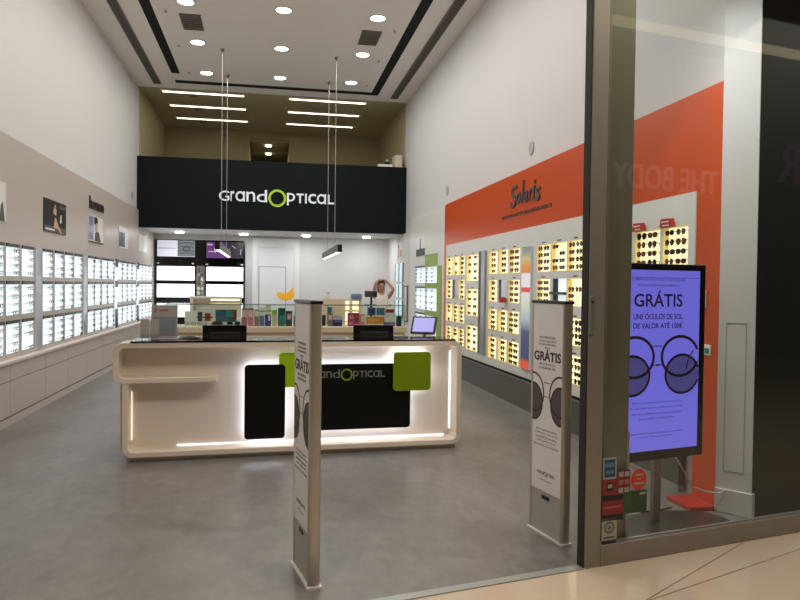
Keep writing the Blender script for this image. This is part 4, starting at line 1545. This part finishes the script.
b.box(-.112, .112, -.0135, -.0118, .018, .185, M_screen_pos)
b.build('screen', t)
b = MB()
b.tube([(0, .05, 0.01), (0, .07, .2), (0, .10, .42)], .02, M_alu_grey, 8)
b.build('arm', t)
MB().box(-.1, .1, -.08, .08, 0, .015, M_alu_grey).build('foot', t)
# small things on the glass top and desk
for u, w_, m, lab in ((-.70, .08, M_alu_grey, 'silver'), (-.78, .05, P_white, 'white'), (1.33, .07, M_alu_grey, 'grey')):
    b = MB()
    b.box(-w_, w_, -.03, .03, 0, .018, m)
    b.box(-w_ * .6, w_ * .6, -.02, .02, .018, .026, P_dark)
    tag(b.build('desk_tray', loc=at_counter(u, .30 if u < 1 else .28, ZT), rz=CA, bevel=.003), 'small low %s tray on the black counter glass' % lab, 'tray')

# ------------------------------------------------------------------ security gate panels
def gate(x, y, label, full):
    t_ = thing('security_gate_panel', label, 'security gate', (x, y, 0), FA)
    L, H, w = .38, 1.515, .068
    MB().box(.010, w - .010, .018, L - .02, .012, H - .02, mat('gate_grey', (186, 184, 178), .45)).build('core', t_)
    b_ = MB()
    N = 8
    pts = [(w / 2 + w / 2 * math.cos(a), .024 - .024 * abs(math.sin(a)) ** .8, 0) for a in [PI * i / N for i in range(N + 1)]]
    b_.poly([(p[0], p[1], .012) for p in pts], (0, 0, H - .03), M_alu)
    b_.build('front_profile', t_, smooth=True)
    MB().box(.006, w - .006, L - .03, L, .012, H - .02, M_alu).build('rear_profile', t_, bevel=.006)
    MB().box(0, w, .0, L, H - .018, H, M_black).build('top_cap', t_, bevel=.004)
    MB().box(-.006, w + .006, -.006, L + .006, 0, .012, M_white).build('foot', t_)
    MB().box(.004, .010, .028, L - .03, .285, H - .02, M_poster).build('poster', t_)
    MB().box(.006, .012, .155, .235, .235, .258, M_black).build('name_plate', t_)
    ex_, ez_ = Vector((0, -1, 0)), Vector((0, 0, 1))
    tops, head, pic, small = MB(), MB(), MB(), MB()

    def ln(b_, s, z0, h_, wd, m, cx=.192, bold=0.0):
        wd *= 1.14
        text(b_, s, (.0039, cx + wd / 2, z0), ex_, ez_, wd, h_, m, .0008, bold)
    ln(tops, 'NA COMPRA DE UNS', 1.272, .014, .15, M_inkgrey)
    ln(tops, 'ÓCULOS GRADUADOS', 1.249, .014, .16, M_inkgrey)
    ln(tops, 'DE QUALQUER MARCA', 1.226, .014, .165, M_inkgrey)
    ln(tops, 'MÉDICA', 1.205, .012, .05, M_ink)
    ln(head, 'GRÁTIS', 1.126, .076, .262, M_ink, bold=.03)
    ln(tops, 'UNS ÓCULOS DE SOL', 1.100, .015, .16, M_ink)
    ln(tops, 'DE VALOR ATÉ 100€', 1.075, .015, .16, M_ink)
    o_ = Vector((.0039, .192, 0))
    for s in (-1, 1):
        lim = .160 - .146
        cl_ = (-.2, lim) if s > 0 else (-lim, .2)
        disc2d(pic, o_ + ex_ * (s * .146) + ez_ * .855, ex_, ez_, .098, .118, M_lensgrey, .0004, clip=cl_)
        ring2d(pic, o_ + ex_ * (s * .146) + ez_ * .855, ex_, ez_, .098, .118, .012, M_ink, .001, clip=cl_)
        ring2d(pic, o_ + ex_ * (s * .146) + ez_ * .915, ex_, ez_, .112, .125, .012, M_ink, .0008, clip=cl_)
    rect2d(pic, o_, ex_, ez_, -.034, .034, .985, .990, M_inkgrey)
    rect2d(pic, o_, ex_, ez_, -.036, .036, .895, .900, M_inkgrey)
    for k_, (wd, z_) in enumerate(((.2, .675), (.22, .652), (.2, .628), (.18, .604), (.24, .575))):
        ln(small, ['válido na compra de óculos graduados', 'de qualquer marca médica até ao fim', 'não acumulável com outras ofertas', 'consulte condições em loja', 'oferta limitada ao stock existente'][k_], z_, .012, wd, M_inkgrey)
    lo_ = MB()
    optician_logo(lo_, o_ + ez_ * .40, ex_, ez_, .10, M_ink, M_ink, .0008, .0)
    ln(small, 'consulte o nosso site', .355, .008, .12, M_inkgrey)
    tops.build('offer_text', t_)
    head.build('headline', t_)
    pic.build('glasses_picture', t_)
    small.build('small_print', t_)
    lo_.build('lettering', t_)


gate(.217, 3.60, 'slim grey security panel with sunglasses poster in front of the counter', True)
gate(1.790, 3.96, 'slim grey security panel with sunglasses poster beside the window post', False)

# ------------------------------------------------------------------ shop window
t = thing('window_post', 'brown metal corner post at the left end of the shop window', 'post', FO, FA)
MB().box(-.108, 0.0, 0, .06, 0, 3.75, M_bronze).build('profile', t, bevel=.006)
MB().box(-.114, -.106, .01, .066, .0, 3.75, mat('seal_dark', (44, 42, 38), .6)).build('rubber_seal', t)
b = MB()
b.box(-.106, -.076, -.006, 0, 1.34, 1.555, mat('plate_silver', (190, 190, 186), .3, metal=.8))
b.build('lock_plate', t, bevel=.002)
b = MB()
b.lathe([(.008, -.004), (.008, .004)], M_black, 10, c=(-.091, -.006, 1.52))
b.build('keyhole', t)
t = thing('inner_post', 'olive grey post standing just behind the shop window glass', 'post', FO + fex * .06 + fey * .08, FA)
MB().box(0, .193, 0, .14, 0, 3.75, M_olive).build('profile', t, bevel=.004)
MB().box(.180, .199, -.004, .08, 0.12, .75, M_alu_grey).build('edge_strip', t)
t = tag(bpy.data.objects.new('window_1', None), 'large shop window pane in a low bronze frame', 'window', kind='structure')
COL.objects.link(t)
t.location = FO
t.rotation_euler = (0, 0, FA)
MB().box(0, 2.9, 0, .07, 0, .118, M_bronze).build('sill_frame', t, bevel=.004)
MB().box(.03, 2.9, .016, .028, .118, 3.75, M_glass).build('pane', t)
MB().box(.2, 2.9, .034, .046, .118, .124, M_alu).build('glazing_bead', t)

# stickers on the window
stk = mat('sticker_white', (160, 156, 144), .5)


def sticker(u0, u1, z0, z1, base, label, marks=(), shape=None):
    t_ = thing('window_sticker', label, 'sticker', FO + fex * ((u0 + u1) / 2) + fey * .0155 + Vector((0, 0, (z0 + z1) / 2)), FA)
    h, g = (u1 - u0) / 2, (z1 - z0) / 2
    b_ = MB()
    if shape == 'disc':
        disc2d(b_, (0, 0, 0), (1, 0, 0), (0, 0, 1), h, g, base, .001)
    else:
        rect2d(b_, (0, 0, 0), (1, 0, 0), (0, 0, 1), -h, h, -g, g, base, .001)
    b_.build('film', t_)
    if marks:
        b_ = MB()
        for n_, (a, bb, c, d, m) in enumerate(marks):
            rect2d(b_, (0, -.0011 - .0004 * n_, 0), (1, 0, 0), (0, 0, 1), -h + a * 2 * h, -h + bb * 2 * h, -g + c * 2 * g, -g + d * 2 * g, m, .0008)
        b_.build('print', t_)
    return t_


s_blue, s_blue2, s_red, s_dark, s_green, s_navy = C('sticker_blue', (34, 72, 110)), C('sticker_blue_pale', (84, 120, 140)), C('sticker_red', (138, 38, 34)), C('sticker_black', (30, 30, 28)), C('sticker_green', (54, 84, 46)), C('sticker_navy', (34, 44, 62))
s_or = C('sticker_orange', (200, 62, 34))
sticker(.018, .115, .495, .622, stk, 'small white-edged blue sticker, topmost on the window post side', ((.12, .9, .1, .9, s_blue), (.12, .9, .55, .75, s_blue2), (.2, .8, .25, .4, s_blue2)))
sticker(.015, .118, .403, .492, s_red, 'red sticker with a dark round emblem under the blue sticker', ((.3, .75, .3, .8, s_dark), (.38, .68, .45, .7, stk)))
sticker(.122, .215, .400, .538, s_red, 'red and white sticker of small card emblems beside the orange disc', tuple((a, a + .36, c, c + .2, m) for a in (.1, .55) for c, m in ((.06, stk), (.4, C('sticker_pink', (160, 100, 100))), (.74, stk))))
sticker(.222, .335, .412, .536, s_or, 'round orange sticker with white words on the window', ((.25, .8, .68, .76, stk), (.4, .65, .48, .56, stk), (.2, .82, .26, .36, stk)), 'disc')
sticker(.014, .168, .252, .400, s_dark, 'black sticker with a broad red band on the window', ((0, 1, .25, .78, s_red), (.08, .9, .5, .56, C('sticker_pink', (160, 100, 100)))))
sticker(.172, .340, .280, .412, s_green, 'green card sticker with darker corner on the window', ((.35, 1, .05, .95, C('sticker_dkgreen', (50, 72, 40))), (.68, .94, .78, .88, stk)))
sk = sticker(.016, .124, .140, .268, C('sticker_cream', (170, 164, 134)), 'cream sticker with a round grey seal low on the window', ((.15, .85, .1, .16, s_navy),))
b = MB()
ring2d(b, (0, -.0011, .01), (1, 0, 0), (0, 0, 1), .03, .03, .014, C('sticker_sealgrey', (104, 110, 120)), .0008)
disc2d(b, (0, -.0011, .01), (1, 0, 0), (0, 0, 1), .012, .012, C('sticker_sealgrey', (104, 110, 120)), .0008)
b.build('seal', sk)
sticker(.018, .122, .120, .138, s_navy, 'navy sticker strip at the bottom of the window')

# ------------------------------------------------------------------ screen stand behind the window
TA = R(12.6)
t = thing('advertising_screen', 'tall portrait screen showing a lilac GRATIS sunglasses advert behind the window', 'screen', (2.557, 4.157, 0), TA)
Wd, zb_, zt_ = .37, .465, 1.765
MB().box(-Wd, Wd + .02, 0, .06, zb_, zt_, mat('screen_bezel', (20, 19, 17), .3)).build('housing', t, bevel=.005)
sx, s0, s1 = .335, .53, 1.722
MB().box(-sx, sx, -.002, .001, s0, s1, M_screen).build('screen', t)
ex, ez = Vector((1, 0, 0)), Vector((0, 0, 1))


def sln(b_, s, z0, h_, wd, m, bold=0.0, cx=-.027):
    text(b_, s, (cx - wd / 2, -.0022, z0), ex, ez, wd, h_, m, .0006, bold)


b = MB()
sln(b, 'COMPRA DE UNS ÓCULOS GRADUADOS', 1.652, .022, .46, M_screen_ink2, .006)
sln(b, 'DE QUALQUER MARCA MÉDICA', 1.612, .020, .35, M_screen_ink2, .006)
b.build('top_text', t)
b = MB()
sln(b, 'GRÁTIS', 1.480, .108, .415, M_screen_ink, .014)
b.build('headline', t)
b = MB()
sln(b, 'UNS ÓCULOS DE SOL', 1.398, .046, .42, M_screen_ink, .012)
sln(b, 'DE VALOR ATÉ 100€', 1.338, .044, .42, M_screen_ink, .012)
b.build('offer_text', t)
o0 = Vector((-.027, -.0022, 0))
b = MB()
rect2d(b, o0, ex, ez, -.305, .36, 1.671, 1.674, M_screen_ink2, .0006)
b.build('rule', t)
for s_ in (-1, 1):
    b = MB()
    lim = (.332 + .027 if s_ > 0 else .332 - .027) - .195
    ring2d(b, o0 + ex * (s_ * .195) + ez * 1.150, ex, ez, .160, .132, .020, M_screen_ink, .0008, clip=(-.2, lim) if s_ > 0 else (-lim, .2))
    lim = (.332 + .027 if s_ > 0 else .332 - .027) - .215
    cl_ = (-.2, lim) if s_ > 0 else (-lim, .2)
    disc2d(b, o0 + ex * (s_ * .215) + ez * 1.030, ex, ez, .145, .128, M_screen_lens, .0005, clip=cl_)
    ring2d(b, o0 + ex * (s_ * .215) + ez * 1.030, ex, ez, .146, .129, .017, M_screen_ink, .0009, clip=cl_)
    b.tube([o0 + ex * (s_ * .31) + ez * 1.185 + Vector((0, -.001, 0)), o0 + ex * (s_ * .265) + ez * 1.12 + Vector((0, -.001, 0)), o0 + ex * (s_ * .25) + ez * 1.06 + Vector((0, -.001, 0))], .006, M_screen_ink, 4)
    b.build('glasses_picture', t)
b = MB()
rect2d(b, o0, ex, ez, -.04, .04, 1.217, 1.225, M_screen_ink2, .0006)
rect2d(b, o0, ex, ez, -.055, .055, 1.092, 1.10, M_screen_ink2, .0006)
rect2d(b, o0, ex, ez, -.012, .012, 1.09, 1.102, M_screen_ink, .0008)
b.build('bridge_picture', t)
b = MB()
for s_, z_, wd in (('válido na compra de óculos graduados', .84, .43), ('de qualquer marca médica com lentes', .805, .45), ('não acumulável com outras ofertas', .77, .43), ('consulte condições', .735, .30)):
    sln(b, s_, z_, .017, wd, M_screen_ink2)
sln(b, 'promoção válida em todas as lojas limitada ao stock existente', .640, .013, .46, M_screen_ink)
sln(b, 'imagens meramente ilustrativas', .618, .011, .28, M_screen_ink)
b.build('small_print', t)
MB().box(.055 - .03, .055 + .03, .06, .10, 0.02, 1.2, M_steel).build('pole', t, bevel=.004)
b = MB()
N = 36
b.poly([(.12 + .45 * math.cos(2 * PI * i / N), -.02 + .27 * math.sin(2 * PI * i / N), 0) for i in range(N)], (0, 0, .018), mat('stand_base', (54, 51, 46), .3, metal=.3))
b.build('base_plate', t)
b = MB()
b.tube([(2.72, 4.27, .46), (2.80, 4.33, .42), (2.90, 4.38, .30), (2.98, 4.42, .19), (3.08, 4.40, .155), (3.16, 4.36, .15), (3.22, 4.38, .165)], .006, M_cable, 6)
tag(b.build('power_cable', smooth=True), 'white cable running from the screen to the white pillar', 'cable')
b = MB()
b.tube([(2.62, 4.47, .007), (2.78, 4.49, .008), (2.88, 4.50, .02)], .006, M_black, 6)
tag(b.build('power_plug', smooth=True), 'short black cable lying behind the screen base', 'cable')

for x_, y_, lab in ((2.15, 3.98, 'left'), (2.62, 4.02, 'right')):
    t = thing('window_spotlight', '%s small spotlight above the window display' % lab, 'light', (x_, y_, 3.72), 0)
    MB().lathe([(.05, .0), (.06, .12), (.05, .14), (.0, .14)], M_white, 16).build('housing', t, smooth=True)
    MB().lathe([(.045, .002), (.045, .006)], M_lamp, 16).build('diffuser', t)
    MB().tube([(0, 0, .14), (0, 0, ZC - 3.72)], .012, M_white, 6).build('rod', t)
    area('lamp', (0, 0, -.005), .09, WINDOW_W, (.97, .99, 1.0), parent=t)

# white pillar at the end of the right wall
pa = math.atan2(4.255 - 4.452, 3.335 - 3.193)
t = thing('white_pillar', 'white end pillar between orange panel and dark front', 'pillar', (3.193, 4.452, 0), pa)
t['kind'] = 'structure'
L = math.hypot(.142, .197)
MB().box(.0, L, 0, .2, 0, ZC, M_wall).build('shaft', t)
MB().box(-.0, L + .012, -.016, .2, 0, .17, M_wall).build('skirting', t, bevel=.004)
b = MB()
for x0, x1, z0, z1 in ((.05, .19, 1.36, 1.366), (.05, .19, .3, .306), (.05, .056, .3, 1.366), (.184, .19, .3, 1.366)):
    b.box(x0, x1, -.004, .001, z0, z1, mat('panel_line', (176, 178, 176), .5))
b.build('panel_line', t)
# switch plates near the pillar
b = MB()
b.box(XO - .012, XO, 4.60, 4.67, 1.46, 1.60, mat('frame_pink', (214, 176, 166), .4))
b.box(XO - .014, XO - .011, 4.615, 4.655, 1.475, 1.585, mat('plate_red', (170, 52, 30), .5))
tag(b.build('wall_plate'), 'narrow pale framed plate on the orange panel right of the screen', 'plate')
b = MB()
b.box(XO - .012, XO, 4.54, 4.62, 1.115, 1.19, P_white)
b.box(XO - .0135, XO - .011, 4.55, 4.60, 1.125, 1.165, mat('exit_green', (40, 130, 90), .5))
tag(b.build('safety_sign'), 'small white and green sign on the orange panel right of the screen', 'sign')
# dark front beyond the pillar
b = MB()
p = Vector((3.338, 4.262, 0))
b.poly([p, p + fex * 2.0, p + fex * 2.0 + fey * .1, p + fey * .1], (0, 0, ZC), mat('dark_front', (32, 32, 31), .5))
struct('wall_front_right', b, 'dark cladding right of the white pillar')

# ------------------------------------------------------------------ the woman behind the bar
def skin_body(name, verts, edges, radii, m, parent, root=0, sub=2, mats=None):
    me = bpy.data.meshes.new(name)
    me.from_pydata(verts, edges, [])
    o_ = bpy.data.objects.new(name, me)
    COL.objects.link(o_)
    sk_ = o_.modifiers.new('skin', 'SKIN')
    sk_.use_smooth_shade = True
    me.skin_vertices[0].data[root].use_root = True
    for i, r_ in enumerate(radii):
        rr_ = r_ if isinstance(r_, tuple) else (r_, r_)
        me.skin_vertices[0].data[i].radius = rr_
    ss = o_.modifiers.new('sub', 'SUBSURF')
    ss.levels = ss.render_levels = sub
    dg = bpy.context.evaluated_depsgraph_get()
    nm = bpy.data.meshes.new_from_object(o_.evaluated_get(dg))
    nm.name = name
    COL.objects.unlink(o_)
    bpy.data.objects.remove(o_)
    nm.materials.clear()
    nm.materials.append(m)
    for p_ in nm.polygons:
        p_.use_smooth = True
    r_ = bpy.data.objects.new(name, nm)
    COL.objects.link(r_)
    r_.parent = parent
    return r_


wt = thing('person', 'woman in a white sleeveless top with both arms raised to her hair', 'person', (2.12, 13.0, 0))
V, E, RR = [], [], []


def vv(p_, r_, frm=None):
    V.append(p_)
    RR.append(r_)
    if frm is not None:
        E.append((frm, len(V) - 1))
    return len(V) - 1


pel = vv((0, 0, .92), (.15, .11))
wa = vv((0, 0, 1.08), (.115, .085), pel)
ch = vv((0, 0, 1.26), (.135, .095), wa)
nb = vv((0, .0, 1.40), (.075, .06), ch)
nk = vv((0, -.005, 1.47), .045, nb)
hd0 = vv((0, -.025, 1.51), .06, nk)
hd = vv((0, -.02, 1.585), .078, hd0)
hd2 = vv((0, -.01, 1.65), .056, hd)
for s in (-1, 1):
    hp = vv((s * .09, 0, .86), .095, pel)
    kn = vv((s * .095, -.01, .47), .058, hp)
    an = vv((s * .095, .01, .09), .036, kn)
    to = vv((s * .105, -.13, .035), .032, an)
    sh = vv((s * .145, 0, 1.375), .048, nb)
    if s < 0:
        el, wr, pm = (-.125, -.10, 1.64), (-.075, -.03, 1.695), (-.03, -.02, 1.70)
    else:
        el, wr, pm = (.215, -.12, 1.525), (.10, -.03, 1.675), (.05, -.02, 1.70)
    e_ = vv(el, .034, sh)
    w_ = vv(wr, .022, e_)
    p_ = vv(pm, .024, w_)
    dx = Vector(pm) - Vector(wr)
    dx.normalize()
    for fi in range(4):
        oy = (fi - 1.5) * .017
        ln_ = (.032, .038, .036, .028)[fi]
        k1 = Vector(pm) + dx * ln_ + Vector((0, oy, -.002))
        a_ = vv(tuple(k1), .009, p_)
        k2 = k1 + dx * (ln_ * .6) + Vector((0, oy * .2, -.022))
        vv(tuple(k2), .008, a_)
    th = Vector(wr) + dx * .03 + Vector((0, -.035, -.004))
    a_ = vv(tuple(th), .010, w_)
    vv(tuple(th + dx * .03 + Vector((0, -.006, -.008))), .009, a_)
skin_body('body', V, E, RR, M_skin, wt)
skin_body('top', [(0, 0, .95), (0, 0, 1.09), (0, 0, 1.26), (0, 0, 1.385), (-.105, 0, 1.40), (.105, 0, 1.40)], [(0, 1), (1, 2), (2, 3), (3, 4), (3, 5)], [(.165, .125), (.135, .105), (.158, .118), (.10, .085), .062, .062], M_shirt, wt)
skin_body('trousers', [(0, 0, .96), (0, 0, .9), (-.09, 0, .84), (-.095, -.01, .47), (-.095, .01, .1), (.09, 0, .84), (.095, -.01, .47), (.095, .01, .1)], [(0, 1), (1, 2), (2, 3), (3, 4), (1, 5), (5, 6), (6, 7)],
          [(.15, .115), (.165, .13), .108, .072, .055, .108, .072, .055], M_trouser, wt)
skin_body('hair', [(0, .03, 1.55), (0, .015, 1.635), (0, -.04, 1.672), (0, .05, 1.47)], [(0, 1), (1, 2), (0, 3)], [.082, .094, .058, .055], M_hair, wt)
b = MB()
for s in (-1, 1):
    b.lathe([(0, -.008), (.011, 0), (0, .008)], P_dark, 8, c=(s * .030, -.093, 1.585))
    b.tube([(s * .016, -.098, 1.606), (s * .032, -.099, 1.610), (s * .046, -.088, 1.605)], .004, M_hair, 5)
b.tube([(0, -.094, 1.592), (0, -.110, 1.560), (0, -.098, 1.552)], [.006, .011, .006], M_skin, 6)
b.tube([(-.020, -.082, 1.528), (0, -.089, 1.526), (.020, -.082, 1.528)], .005, mat('lip', (150, 78, 72), .5), 5)
b.build('face', wt, smooth=True)
